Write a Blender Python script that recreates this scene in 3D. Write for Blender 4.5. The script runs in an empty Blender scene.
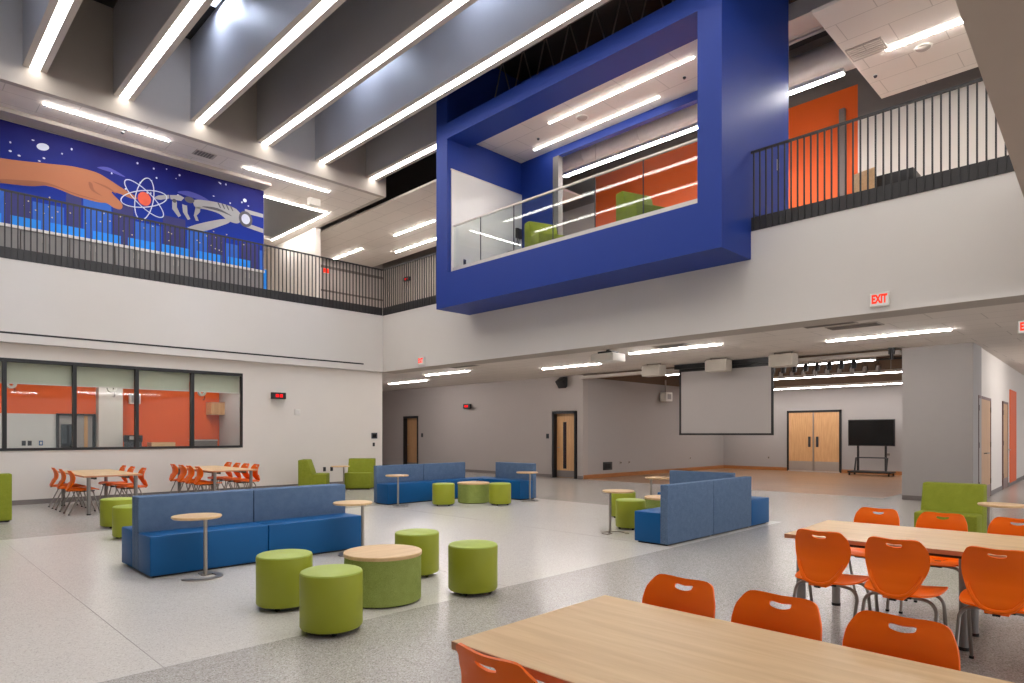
import bpy, bmesh, math, random
from mathutils import Vector, Matrix
from mathutils.geometry import delaunay_2d_cdt
random.seed(7)
C = bpy.context.scene.collection
PI = math.pi
SC = bpy.context.scene

# ------------------------------------------------------------------ materials
def lin(c):
    c = c / 255.0
    return c / 12.92 if c <= 0.04045 else ((c + 0.055) / 1.055) ** 2.4
def rgb(r, g, b): return (lin(r), lin(g), lin(b), 1.0)
MATS = {}
def _new(name):
    m = bpy.data.materials.new(name); m.use_nodes = True
    nt = m.node_tree
    return m, nt, nt.nodes['Principled BSDF']
def mat(name, col, rough=0.6, metal=0.0, var=0.06, scale=6.0, bump=0.0, bscale=80.0, coat=0.0, stretch=None, spec=0.5, sheen=0.0):
    """plain paint / fabric / metal: base colour with a little procedural unevenness"""
    if name in MATS: return MATS[name]
    m, nt, b = _new(name)
    N, L = nt.nodes.new, nt.links.new
    tc = N('ShaderNodeTexCoord')
    src = tc.outputs['Object']
    if stretch:
        mp = N('ShaderNodeMapping'); mp.inputs['Scale'].default_value = stretch
        L(src, mp.inputs['Vector']); src = mp.outputs['Vector']
    nz = N('ShaderNodeTexNoise'); nz.inputs['Scale'].default_value = scale; nz.inputs['Detail'].default_value = 4
    L(src, nz.inputs['Vector'])
    mx = N('ShaderNodeMix'); mx.data_type = 'RGBA'
    c = rgb(*col)
    mx.inputs['A'].default_value = tuple(min(1, v * (1 - var)) for v in c[:3]) + (1,)
    mx.inputs['B'].default_value = tuple(min(1, v * (1 + var)) for v in c[:3]) + (1,)
    L(nz.outputs['Fac'], mx.inputs['Factor'])
    L(mx.outputs['Result'], b.inputs['Base Color'])
    b.inputs['Roughness'].default_value = rough
    b.inputs['Metallic'].default_value = metal
    b.inputs['Specular IOR Level'].default_value = spec
    if coat: b.inputs['Coat Weight'].default_value = coat; b.inputs['Coat Roughness'].default_value = 0.08
    if sheen: b.inputs['Sheen Weight'].default_value = sheen
    if bump:
        n2 = N('ShaderNodeTexNoise'); n2.inputs['Scale'].default_value = bscale; n2.inputs['Detail'].default_value = 3
        L(tc.outputs['Object'], n2.inputs['Vector'])
        bp = N('ShaderNodeBump'); bp.inputs['Strength'].default_value = bump; bp.inputs['Distance'].default_value = 0.01
        L(n2.outputs['Fac'], bp.inputs['Height']); L(bp.outputs['Normal'], b.inputs['Normal'])
    MATS[name] = m
    return m
def heather(name, c1, c2, rough=0.9, sx=(260, 40, 260)):
    """woven two-tone upholstery"""
    m, nt, b = _new(name)
    N, L = nt.nodes.new, nt.links.new
    tc = N('ShaderNodeTexCoord'); mp = N('ShaderNodeMapping'); mp.inputs['Scale'].default_value = sx
    L(tc.outputs['Object'], mp.inputs['Vector'])
    nz = N('ShaderNodeTexNoise'); nz.inputs['Scale'].default_value = 1.0; nz.inputs['Detail'].default_value = 5
    L(mp.outputs['Vector'], nz.inputs['Vector'])
    n3 = N('ShaderNodeTexNoise'); n3.inputs['Scale'].default_value = 14; n3.inputs['Detail'].default_value = 4
    L(tc.outputs['Object'], n3.inputs['Vector'])
    ad = N('ShaderNodeMath'); ad.operation = 'ADD'
    n3s = N('ShaderNodeMath'); n3s.operation = 'MULTIPLY_ADD'; n3s.inputs[1].default_value = 0.25; n3s.inputs[2].default_value = 0.375; L(n3.outputs['Fac'], n3s.inputs[0])
    L(nz.outputs['Fac'], ad.inputs[0]); L(n3s.outputs[0], ad.inputs[1])
    rp = N('ShaderNodeValToRGB'); rp.color_ramp.elements[0].position = 0.75; rp.color_ramp.elements[1].position = 1.25
    rp.color_ramp.elements[0].color = rgb(*c1); rp.color_ramp.elements[1].color = rgb(*c2)
    mm = N('ShaderNodeMath'); mm.operation = 'MULTIPLY'; mm.inputs[1].default_value = 1.0
    L(ad.outputs[0], mm.inputs[0]); 
    sb = N('ShaderNodeMath'); sb.operation = 'SUBTRACT'; sb.inputs[1].default_value = 0.5
    L(mm.outputs[0], sb.inputs[0]); 
    rp.color_ramp.elements[0].position = 0.3; rp.color_ramp.elements[1].position = 0.7
    L(sb.outputs[0], rp.inputs['Fac']); L(rp.outputs['Color'], b.inputs['Base Color'])
    b.inputs['Roughness'].default_value = rough
    b.inputs['Specular IOR Level'].default_value = 0.25
    bp = N('ShaderNodeBump'); bp.inputs['Strength'].default_value = 0.25; bp.inputs['Distance'].default_value = 0.004
    L(nz.outputs['Fac'], bp.inputs['Height']); L(bp.outputs['Normal'], b.inputs['Normal'])
    MATS[name] = m
    return m
def wood(name, c1, c2, rough=0.4, sc=(1.2, 14, 14), coat=0.0):
    m, nt, b = _new(name)
    N, L = nt.nodes.new, nt.links.new
    tc = N('ShaderNodeTexCoord'); mp = N('ShaderNodeMapping'); mp.inputs['Scale'].default_value = sc
    L(tc.outputs['Object'], mp.inputs['Vector'])
    nz = N('ShaderNodeTexNoise'); nz.inputs['Scale'].default_value = 1.6; nz.inputs['Detail'].default_value = 7
    nz.inputs['Roughness'].default_value = 0.6; nz.inputs['Distortion'].default_value = 0.3
    L(mp.outputs['Vector'], nz.inputs['Vector'])
    rp = N('ShaderNodeValToRGB'); rp.color_ramp.elements[0].position = 0.3; rp.color_ramp.elements[1].position = 0.72
    rp.color_ramp.elements[0].color = rgb(*c1); rp.color_ramp.elements[1].color = rgb(*c2)
    L(nz.outputs['Fac'], rp.inputs['Fac']); L(rp.outputs['Color'], b.inputs['Base Color'])
    b.inputs['Roughness'].default_value = rough
    if coat: b.inputs['Coat Weight'].default_value = coat; b.inputs['Coat Roughness'].default_value = 0.1
    MATS[name] = m
    return m
def planks(name):
    m, nt, b = _new(name)
    N, L = nt.nodes.new, nt.links.new
    tc = N('ShaderNodeTexCoord'); mp = N('ShaderNodeMapping'); mp.inputs['Rotation'].default_value = (0, 0, PI / 2)
    L(tc.outputs['Object'], mp.inputs['Vector'])
    br = N('ShaderNodeTexBrick'); br.inputs['Scale'].default_value = 1.0
    br.inputs['Brick Width'].default_value = 1.8; br.inputs['Row Height'].default_value = 0.12
    br.inputs['Mortar Size'].default_value = 0.003; br.inputs['Bias'].default_value = -0.2
    br.inputs['Color1'].default_value = rgb(160, 120, 84); br.inputs['Color2'].default_value = rgb(142, 104, 72)
    br.inputs['Mortar'].default_value = rgb(110, 78, 54)
    L(mp.outputs['Vector'], br.inputs['Vector']); L(br.outputs['Color'], b.inputs['Base Color'])
    b.inputs['Roughness'].default_value = 0.3
    MATS[name] = m
    return m
def terrazzo(name, base, dark, light, amount=0.5, jo=None):
    m, nt, b = _new(name)
    N, L = nt.nodes.new, nt.links.new
    tc = N('ShaderNodeTexCoord')
    v = N('ShaderNodeTexVoronoi'); v.inputs['Scale'].default_value = 130.0
    L(tc.outputs['Object'], v.inputs['Vector'])
    sx = N('ShaderNodeSeparateColor'); L(v.outputs['Color'], sx.inputs['Color'])
    rp = N('ShaderNodeValToRGB'); e = rp.color_ramp.elements
    rp.color_ramp.interpolation = 'CONSTANT'
    e[0].position = 0; e[0].color = rgb(*dark)
    e[1].position = 0.13 + 0.14 * amount; e[1].color = rgb(*base)
    x = e.new(0.86); x.color = rgb(*light)
    L(sx.outputs['Red'], rp.inputs['Fac'])
    nz = N('ShaderNodeTexNoise'); nz.inputs['Scale'].default_value = 0.5; nz.inputs['Detail'].default_value = 4
    L(tc.outputs['Object'], nz.inputs['Vector'])
    mx = N('ShaderNodeMix'); mx.data_type = 'RGBA'; mx.blend_type = 'MULTIPLY'
    r2 = N('ShaderNodeValToRGB'); r2.color_ramp.elements[0].color = (0.9, 0.9, 0.9, 1); r2.color_ramp.elements[1].color = (1, 1, 1, 1)
    L(nz.outputs['Fac'], r2.inputs['Fac'])
    mx.inputs['Factor'].default_value = 1
    L(rp.outputs['Color'], mx.inputs['A']); L(r2.outputs['Color'], mx.inputs['B'])
    L(mx.outputs['Result'], b.inputs['Base Color'])
    b.inputs['Roughness'].default_value = 0.24
    b.inputs['Specular IOR Level'].default_value = 0.5
    MATS[name] = m
    return m
def tiles(name, base, line, bw=1.3, rh=0.62, swap=True):
    """suspended acoustic panels in running bond"""
    m, nt, b = _new(name)
    N, L = nt.nodes.new, nt.links.new
    tc = N('ShaderNodeTexCoord'); mp = N('ShaderNodeMapping')
    if swap: mp.inputs['Rotation'].default_value = (0, 0, PI / 2)
    L(tc.outputs['Object'], mp.inputs['Vector'])
    br = N('ShaderNodeTexBrick'); br.inputs['Scale'].default_value = 1.0
    br.inputs['Brick Width'].default_value = bw; br.inputs['Row Height'].default_value = rh
    br.inputs['Mortar Size'].default_value = 0.008; br.inputs['Mortar Smooth'].default_value = 0.2
    br.inputs['Color1'].default_value = rgb(*base); br.inputs['Color2'].default_value = rgb(*[max(0, c - 3) for c in base])
    br.inputs['Mortar'].default_value = rgb(*line)
    L(mp.outputs['Vector'], br.inputs['Vector'])
    L(br.outputs['Color'], b.inputs['Base Color'])
    b.inputs['Roughness'].default_value = 0.9
    b.inputs['Specular IOR Level'].default_value = 0.2
    MATS[name] = m
    return m
def emit(name, col, strength):
    m = bpy.data.materials.new(name); m.use_nodes = True
    nt = m.node_tree; nt.nodes.clear()
    o = nt.nodes.new('ShaderNodeOutputMaterial'); e = nt.nodes.new('ShaderNodeEmission')
    e.inputs['Color'].default_value = rgb(*col); e.inputs['Strength'].default_value = strength
    nt.links.new(e.outputs[0], o.inputs[0]); MATS[name] = m
    return m
def glass(name, tint=(0.96, 0.985, 0.975), refl=0.08):
    m = bpy.data.materials.new(name); m.use_nodes = True
    nt = m.node_tree; nt.nodes.clear()
    N, L = nt.nodes.new, nt.links.new
    o = N('ShaderNodeOutputMaterial'); t = N('ShaderNodeBsdfTransparent'); g = N('ShaderNodeBsdfGlossy')
    t.inputs['Color'].default_value = tint + (1,)
    g.inputs['Roughness'].default_value = 0.02; g.inputs['Color'].default_value = (1, 1, 1, 1)
    lw = N('ShaderNodeLayerWeight'); lw.inputs['Blend'].default_value = 0.5
    pw = N('ShaderNodeMath'); pw.operation = 'POWER'; pw.inputs[1].default_value = 4.5; L(lw.outputs['Facing'], pw.inputs[0])
    ma = N('ShaderNodeMath'); ma.operation = 'MULTIPLY_ADD'; ma.inputs[1].default_value = 0.7; ma.inputs[2].default_value = refl
    L(pw.outputs[0], ma.inputs[0])
    mx = N('ShaderNodeMixShader'); L(ma.outputs[0], mx.inputs[0]); L(t.outputs[0], mx.inputs[1]); L(g.outputs[0], mx.inputs[2])
    L(mx.outputs[0], o.inputs[0]); MATS[name] = m
    return m

M_white = mat('white wall paint', (222, 215, 207), 0.75, var=0.02, scale=2, bump=0.03, bscale=120)
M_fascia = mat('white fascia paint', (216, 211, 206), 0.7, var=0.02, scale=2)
M_grey = mat('warm grey wall paint', (172, 163, 157), 0.8, var=0.02, scale=2)
M_column = mat('pale grey column paint', (165, 160, 156), 0.8, var=0.02)
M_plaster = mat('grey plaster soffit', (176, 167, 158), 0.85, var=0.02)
M_brown = mat('dark brown exposed ceiling paint', (104, 84, 68), 0.9, var=0.1)
M_deck = mat('black metal deck', (34, 30, 32), 0.7, var=0.2, stretch=(0.1, 12, 1), scale=3)
M_darkband = mat('charcoal band', (112, 104, 100), 0.9)
M_baffle = mat('grey baffle paint', (186, 185, 188), 0.45, var=0.03, scale=1.5)
M_baffle_edge = mat('pale baffle underside', (206, 198, 190), 0.6, var=0.03)
M_orange_wall = mat('orange wall paint', (232, 96, 24), 0.6, var=0.04, scale=2)
M_blue = mat('royal blue panel paint', (32, 58, 140), 0.48, var=0.03, scale=2, spec=0.25)
M_black = mat('black metal', (26, 25, 26), 0.45, var=0.1)
M_rail = mat('charcoal railing metal', (42, 40, 41), 0.5, var=0.08)
M_kick = mat('dark grey kick plate', (50, 48, 49), 0.55, var=0.06)
M_steel = mat('brushed steel', (168, 160, 152), 0.35, 0.85, var=0.05)
M_chrome = mat('chair leg metal', (150, 143, 136), 0.28, 0.9, var=0.04)
M_legpaint = mat('silver grey table leg', (140, 135, 131), 0.4, 0.5, var=0.04)
M_alu = mat('aluminium rail', (205, 198, 190), 0.4, 0.4, var=0.03)
M_chair = mat('orange chair plastic', (252, 112, 2), 0.42, var=0.03, scale=3, spec=0.3, bump=0.04, bscale=400)
M_vinyl = mat('bright blue seat vinyl', (0, 84, 142), 0.5, var=0.04, scale=4, spec=0.3)
M_panel = heather('heather blue fabric', (72, 94, 124), (106, 128, 156))
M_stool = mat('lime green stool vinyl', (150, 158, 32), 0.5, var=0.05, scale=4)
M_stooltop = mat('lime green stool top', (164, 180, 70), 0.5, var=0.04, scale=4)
M_drum = heather('heather green fabric', (124, 138, 62), (160, 172, 98))
M_lounge = heather('green lounge fabric', (120, 128, 32), (148, 156, 54))
M_top = wood('maple laminate', (206, 168, 118), (226, 192, 144), 0.42, (14, 1.0, 14))
M_topx = wood('maple laminate round', (208, 170, 122), (228, 194, 148), 0.42)
M_edge = wood('maple edge band', (190, 130, 92), (206, 148, 108), 0.45)
M_door = wood('maple door veneer', (196, 148, 98), (218, 172, 122), 0.45, (16, 16, 1.2))
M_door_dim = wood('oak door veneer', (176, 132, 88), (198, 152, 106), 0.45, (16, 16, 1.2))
M_base_wood = wood('stained wood base', (158, 100, 54), (178, 120, 70), 0.45)
M_basegrey = mat('grey vinyl base', (122, 114, 110), 0.6)
M_stage = planks('stage wood floor')
M_tz_white = terrazzo('pale terrazzo', (216, 210, 202), (198, 191, 183), (225, 220, 214), 0.1)
M_tz_grey = terrazzo('grey terrazzo', (184, 178, 171), (156, 150, 143), (203, 198, 192), 0.6)
M_joint = mat('metal floor joint', (164, 156, 148), 0.5)
M_tile = tiles('acoustic ceiling tile', (222, 214, 206), (188, 180, 172))
M_tile_low = tiles('lower acoustic ceiling tile', (222, 214, 206), (188, 180, 172))
M_tile_x = tiles('balcony ceiling tile', (222, 214, 206), (188, 180, 172), swap=False)
M_screen = mat('projection screen fabric', (176, 170, 166), 0.9, var=0.01)
M_casing = mat('beige equipment casing', (186, 178, 166), 0.6)
M_whitebox = mat('white plastic', (222, 218, 210), 0.5)
M_duct = mat('galvanised duct', (186, 178, 172), 0.5, 0.0, var=0.08)
M_ductdark = mat('painted steel joist', (116, 106, 102), 0.6)
M_board = mat('whiteboard', (214, 212, 208), 0.3, var=0.02)
M_tvglass = mat('dark display glass', (14, 14, 15), 0.12)
M_blind = mat('roller blind fabric', (196, 194, 176), 0.9, var=0.03)
M_vent = mat('vent grille metal', (112, 104, 98), 0.6)
M_plate = mat('dark wall plate', (46, 48, 54), 0.4)
M_platew = mat('steel wall plate', (170, 162, 154), 0.4)
M_rubber = mat('black rubber', (22, 21, 21), 0.7)
M_kickp = mat('steel door kick plate', (176, 165, 154), 0.4, 0.5)
M_countert = mat('white worktop', (222, 218, 212), 0.5)
M_cab = mat('grey cabinet laminate', (128, 124, 122), 0.6, var=0.08)
M_glass = glass('window glass', refl=0.012)
M_rglass = glass('railing glass', (0.93, 0.965, 0.955), 0.03)
M_dglass = mat('dark vision glass', (22, 22, 26), 0.08)
E_beam = emit('baffle light diffuser', (255, 250, 244), 13.0)
E_strip = emit('ceiling light diffuser', (255, 250, 246), 78.0)
E_box = emit('blue box light diffuser', (255, 250, 246), 23.0)
E_low = emit('soffit light diffuser', (255, 248, 246), 112.0)
E_class = emit('classroom light diffuser', (255, 248, 246), 58.0)
E_stage = emit('stage light diffuser', (255, 248, 246), 36.0)
E_cool = emit('cool skylight panel', (214, 228, 255), 60.0)  # glow of the added lamps between baffles, not daylight
E_red = emit('red lit display', (255, 30, 34), 1.1)
E_sign = emit('red lit lettering', (255, 60, 40), 1.0)
E_face = emit('lit sign face', (238, 228, 218), 0.55)

# ------------------------------------------------------------------ mesh builder
class MB:
    def __init__(s): s.bm = bmesh.new()
    def _add(s, other, M=None):
        me = bpy.data.meshes.new('tmp'); other.to_mesh(me); other.free()
        if M is not None: me.transform(M)
        s.bm.from_mesh(me); bpy.data.meshes.remove(me)
        return s
    def box(s, x0, y0, z0, x1, y1, z1, bev=0.0, seg=2, M=None):
        b = bmesh.new(); bmesh.ops.create_cube(b, size=1)
        for v in b.verts:
            v.co = Vector(((x0 + x1) / 2 + v.co.x * abs(x1 - x0), (y0 + y1) / 2 + v.co.y * abs(y1 - y0), (z0 + z1) / 2 + v.co.z * abs(z1 - z0)))
        if bev: bmesh.ops.bevel(b, geom=list(b.edges), offset=bev, segments=seg, profile=0.5, affect='EDGES')
        return s._add(b, M)
    def prism(s, pts, h0, h1, axis='z', bev=0.0, seg=2):
        """polygon extruded; axis z: pts are (x,y); axis y: pts (x,z); axis x: pts (y,z)"""
        b = bmesh.new()
        def mk(p, h):
            return {'z': (p[0], p[1], h), 'y': (p[0], h, p[1]), 'x': (h, p[0], p[1])}[axis]
        a = [b.verts.new(mk(p, h0)) for p in pts]; c = [b.verts.new(mk(p, h1)) for p in pts]
        b.faces.new(a); b.faces.new(list(reversed(c)))
        n = len(pts)
        for i in range(n): b.faces.new((a[i], c[i], c[(i + 1) % n], a[(i + 1) % n]))
        bmesh.ops.recalc_face_normals(b, faces=list(b.faces))
        if bev: bmesh.ops.bevel(b, geom=list(b.edges), offset=bev, segments=seg, profile=0.5, affect='EDGES')
        return s._add(b)
    def cyl(s, p0, p1, r, n=16, r2=None):
        p0, p1 = Vector(p0), Vector(p1); d = p1 - p0
        b = bmesh.new()
        bmesh.ops.create_cone(b, cap_ends=True, segments=n, radius1=r, radius2=r if r2 is None else r2, depth=d.length)
        M = Matrix.Translation((p0 + p1) / 2) @ d.to_track_quat('Z', 'Y').to_matrix().to_4x4()
        return s._add(b, M)
    def tube(s, pts, r, n=10, closed=False, flat=None):
        P = [Vector(p) for p in pts]; b = bmesh.new(); rings = []; m = len(P)
        up = None
        for i, p in enumerate(P):
            if closed: t = (P[(i + 1) % m] - P[i - 1]).normalized()
            else: t = (P[min(i + 1, m - 1)] - P[max(i - 1, 0)]).normalized()
            if up is None:
                up = Vector((0, 0, 1)) if abs(t.z) < 0.9 else Vector((1, 0, 0))
            u = (up - t * up.dot(t)).normalized(); up = u; w = t.cross(u)
            rings.append([b.verts.new(p + (u * math.cos(2 * PI * k / n) * (flat or 1) + w * math.sin(2 * PI * k / n)) * r) for k in range(n)])
        for i in range(m if closed else m - 1):
            A, B = rings[i], rings[(i + 1) % m]
            for k in range(n): b.faces.new((A[k], A[(k + 1) % n], B[(k + 1) % n], B[k]))
        if not closed: b.faces.new(list(reversed(rings[0]))); b.faces.new(rings[-1])
        bmesh.ops.recalc_face_normals(b, faces=list(b.faces))
        return s._add(b)
    def lathe(s, prof, cx=0, cy=0, n=48):
        b = bmesh.new(); rings = []
        for r, z in prof:
            if r < 1e-6: rings.append([b.verts.new((cx, cy, z))])
            else: rings.append([b.verts.new((cx + r * math.cos(2 * PI * k / n), cy + r * math.sin(2 * PI * k / n), z)) for k in range(n)])
        for A, B in zip(rings, rings[1:]):
            for k in range(n):
                q = (k + 1) % n
                if len(A) == 1 and len(B) == 1: continue
                if len(A) == 1: b.faces.new((A[0], B[k], B[q]))
                elif len(B) == 1: b.faces.new((A[k], A[q], B[0]))
                else: b.faces.new((A[k], A[q], B[q], B[k]))
        bmesh.ops.recalc_face_normals(b, faces=list(b.faces))
        return s._add(b)
    def build(s, name, material, parent=None, angle=35):
        me = bpy.data.meshes.new(name); s.bm.to_mesh(me); s.bm.free()
        for p in me.polygons: p.use_smooth = True
        me.set_sharp_from_angle(angle=math.radians(angle))
        mats = material if isinstance(material, (list, tuple)) else [material]
        for m in mats: me.materials.append(m)
        o = bpy.data.objects.new(name, me); C.objects.link(o)
        if parent: o.parent = parent
        return o
def struct(name, mb, material):
    o = mb.build(name, material); o['kind'] = 'structure'; return o
def tag(o, label, cat, group=None, kind=None):
    o['label'] = label; o['category'] = cat
    if group: o['group'] = group
    if kind: o['kind'] = kind
    return o
def thing(name, label, cat, loc=(0, 0, 0), rz=0, group=None):
    o = bpy.data.objects.new(name, None); C.objects.link(o)
    o.empty_display_size = 0.2; o.location = loc; o.rotation_euler = (0, 0, rz)
    return tag(o, label, cat, group)
def copy_tree(o, parent=None):
    kids = [x for x in C.objects if x.parent == o]
    c = o.copy(); C.objects.link(c)
    if parent: c.parent = parent
    for k in kids: copy_tree(k, c)
    return c
def dup(o, loc, rz, label, group=None):
    c = copy_tree(o); c.location = loc; c.rotation_euler = (0, 0, rz); c['label'] = label
    if group: c['group'] = group
    return c
def B(*a, **k): return MB().box(*a, **k)

# ------------------------------------------------------------------ levels and planes (metres; camera at the origin of plan)
ZS, ZC, ZF, ZT = 3.29, 3.35, 5.20, 8.50        # soffit edge, lower tile ceiling, upper floor, upper tile ceiling
ZR = 10.8                                       # roof deck
YL, YW = 16.2, 16.4                             # face of left balcony, lower left wall
XB, XG, XU = 10.79, 16.2, 15.9                  # face of back balcony, grey wall below, upper back wall
XD = 25.7                                       # back of stage

# ------------------------------------------------------------------ floor
def slab(x0, y0, x1, y1, z=0.0, t=0.1): return B(x0, y0, z - t, x1, y1, z)
struct('floor', slab(-9, 4.36, 10.66, 11.15), M_tz_white)
fg = MB()
fg.box(-9, -9, -0.1, 36, 4.36, 0); fg.box(-9, 11.15, -0.1, 10.66, 27, 0); fg.box(10.66, 4.36, -0.1, 16.2, 27, 0); fg.box(16.2, 13.2, -0.1, 16.6, 27, 0)
struct('floor_border', fg, M_tz_grey)
struct('floor_stage', slab(16.2, 4.36, 26, 13.2, 0.0), M_stage)
fj = MB()
for x in (-1.7, 1.3, 4.3, 7.3): fj.box(x - 0.003, 4.36, 0, x + 0.003, 11.15, 0.0015)
for y in (12.9,): fj.box(-9, y - 0.003, 0, 10.66, y + 0.003, 0.0015)
struct('trim_1', fj, M_joint)

# ------------------------------------------------------------------ lower left wall with its window
wl = MB()
WX0, WX1, WZ0, WZ1 = -1.62, 6.725, 1.107, 2.985
wl.box(-9, YW, 0, 10.9, YW + 0.2, WZ0); wl.box(-9, YW, WZ1, 10.9, YW + 0.2, ZS + 0.3)
wl.box(-9, YW, WZ0, WX0, YW + 0.2, WZ1); wl.box(WX1, YW, WZ0, 10.9, YW + 0.2, WZ1)
struct('wall_left', wl, M_white)
wn = bpy.data.objects.new('window_1', None); C.objects.link(wn); wn['kind'] = 'structure'; wn.location = ((WX0 + WX1) / 2, YW, WZ0)
def at_window(o): o.parent = wn; o.location = (-wn.location[0], -wn.location[1], -wn.location[2]); return o
muls = [WX0, -0.44, 0.75, 1.945, 3.135, 4.33, 5.525, WX1]
wf = MB(); t = 0.035
wf.box(WX0, YW - 0.02, WZ0, WX1, YW + 0.1, WZ0 + 0.055); wf.box(WX0, YW - 0.02, WZ1 - 0.07, WX1, YW + 0.1, WZ1)
for x in muls: wf.box(max(WX0, x - t), YW - 0.02, WZ0 + 0.055, min(WX1, x + t), YW + 0.1, WZ1 - 0.07)
at_window(wf.build('window_frame', M_black))
for a, b in zip(muls, muls[1:]):
    at_window(B(a + t, YW + 0.05, WZ0 + 0.055, b - t, YW + 0.058, WZ1 - 0.07).build('pane', M_glass))
k = 0
for a, b in zip(muls[2:], muls[3:]):
    bl = thing('roller_blind', '', 'blind', ((a + b) / 2, YW + 0.17, 2.5), 0, 'roller blinds behind the wide left window')
    bl['label'] = 'half drawn pale roller blind in the %s pane of the left window' % ('cut off leftmost', 'second', 'middle', 'fourth', 'rightmost')[k]; k += 1
    w = (b - a) / 2 - 0.02
    B(-w, -0.002, 0.0, w, 0.002, 0.47).build('blind_fabric', M_blind, bl)
    B(-w, -0.008, -0.02, w, 0.008, 0.006).build('hem_bar', M_alu, bl)
    MB().cyl((-w, 0.03, 0.46), (w, 0.03, 0.46), 0.03).build('roller', M_whitebox, bl)
struct('baseboard_left', B(-9, YW - 0.012, 0, 10.9, YW, 0.1), M_basegrey)
lt = struct('trim_2', B(-9, YL - 0.006, 3.455, 10.13, YL + 0.002, 3.492), M_black)

# room behind the window
rm = MB()
rm.box(4.86, 20, 0, 9, 20.2, 3.2); rm.box(-9, 20, 1.96, 4.3, 20.2, 3.2)
struct('wall_classroom', rm, M_orange_wall)
struct('wall_classroom_wainscot', MB().box(-9, 20, 0, 3.42, 20.2, 1.96), M_board)
struct('wall_classroom_pillar', B(4.3, 19.7, 0, 4.86, 20.2, 3.0), M_white)
struct('wall_classroom_side', MB().box(7.5, YW + 0.2, 0, 7.7, 20, 3.2), M_column)
struct('ceiling_classroom', B(-9, YW + 0.2, 2.98, 7.6, 20.2, 3.1), M_tile_x)
dr = bpy.data.objects.new('door_6', None); C.objects.link(dr); dr['kind'] = 'structure'; dr.location = (3.85, 20, 0)
f = MB(); f.box(-0.43, -0.06, 0, -0.37, 0.1, 1.98); f.box(0.37, -0.06, 0, 0.43, 0.1, 1.98); f.box(-0.43, -0.06, 1.93, 0.43, 0.1, 1.98)
f.build('door_frame', M_black, dr); B(-0.37, 0.0, 0, 0.37, 0.05, 1.93).build('door_leaf', M_column, dr)
B(-0.33, -0.012, 1.0, -0.05, 0.0, 1.7).build('vision_panel', M_dglass, dr); B(0.18, -0.02, 0.0, 0.26, 0.0, 1.93).build('leaf_edge', M_door, dr)
for i, (x, nm) in enumerate(((2.25, 'beside the cut off left pane'), (4.2, 'in front of the pillar'), (6.3, 'in the rightmost pane'))):
    rl = thing('cord_reel', 'white ceiling cord reel seen through the left window, ' + nm, 'cord reel', (x, 18.0, 2.56), 0, 'cord reels on the classroom ceiling')
    MB().lathe([(0.04, -0.05), (0.09, -0.05), (0.1, -0.04), (0.1, 0.04), (0.09, 0.05), (0.04, 0.05), (0.04, -0.05)], n=24).build('drum', M_whitebox, rl)
    for o in [x_ for x_ in C.objects if x_.parent == rl]: o.rotation_euler = (PI / 2, 0, 0)
    MB().tube([(0, 0, 0.1), (0, 0, 0.42)], 0.012).build('hanger', M_steel, rl)
    MB().tube([(0.06, 0, -0.08), (0.075, 0, -0.14), (0.05, 0, -0.2), (0.02, 0, -0.18)], 0.01).build('cord', M_black, rl)
mo = thing('printer', 'black box printer on counter behind the left window', 'printer', (5.05, 19.5, 1.1))
MB().box(-0.2, -0.15, 0.14, 0.2, 0.15, 0.32, 0.02).build('body', M_rubber, mo); B(-0.12, -0.16, 0.2, 0.02, -0.149, 0.29).build('panel', M_platew, mo)
B(-0.18, -0.13, 0.0, 0.18, 0.13, 0.145).build('paper_tray', M_plate, mo)
cc = thing('counter', 'grey storage counter seen low through the left window', 'counter', (6.22, 19.55, 0))
B(-1.3, -0.3, 0.0, 1.2, 0.35, 1.06).build('body', M_cab, cc); B(-1.34, -0.34, 1.06, 1.22, 0.38, 1.1).build('worktop', M_countert, cc)
pb = thing('wooden_crate', 'flat wooden crate on the counter behind the window', 'crate', (5.75, 19.5, 1.1)); 
q = MB(); q.box(-0.3, -0.2, 0, 0.3, 0.2, 0.02); q.box(-0.3, -0.2, 0.02, 0.3, -0.18, 0.12); q.box(-0.3, 0.18, 0.02, 0.3, 0.2, 0.12); q.build('tray', M_topx, pb)
B(-0.3, -0.18, 0.02, -0.28, 0.18, 0.12).build('end_panel', M_edge, pb); B(0.28, -0.18, 0.02, 0.3, 0.18, 0.12).build('end_panel', M_edge, pb)
pb = thing('storage_box', 'grey storage box on the counter in the rightmost window pane', 'box', (6.85, 19.45, 1.1))
B(-0.32, -0.2, 0, 0.32, 0.2, 0.15, 0.01).build('body', M_vent, pb); B(-0.33, -0.21, 0.15, 0.33, 0.21, 0.19, 0.01).build('lid', M_duct, pb)
for i, (x, m) in enumerate(((2.75, M_plate), (2.87, M_plate), (3.1, M_board))):
    o = thing('wall_outlet', ('small dark outlet on white wainscot, leftmost of three behind the window', 'small dark outlet on white wainscot, middle of three behind the window', 'blue edged outlet on white wainscot behind the window')[i], 'outlet', (x, 19.985, 1.22))
    B(-0.04, 0, -0.06, 0.04, 0.015, 0.06).build('plate', M_plate if i < 2 else M_vinyl, o); B(-0.022, -0.006, -0.035, 0.022, 0.0, 0.035).build('socket', m, o)
tv = thing('speaker_box', 'white box speaker on orange classroom wall beside the pillar', 'speaker', (5.2, 19.93, 2.42))
B(-0.13, -0.1, -0.14, 0.13, 0.07, 0.14, 0.01).build('cabinet', M_whitebox, tv); B(-0.1, -0.106, -0.11, 0.1, -0.1, 0.11).build('grille', M_column, tv)
ws = thing('wall_shelf', 'short wooden wall shelf at the right edge of the window', 'shelf', (7.3, 19.85, 2.02))
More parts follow.
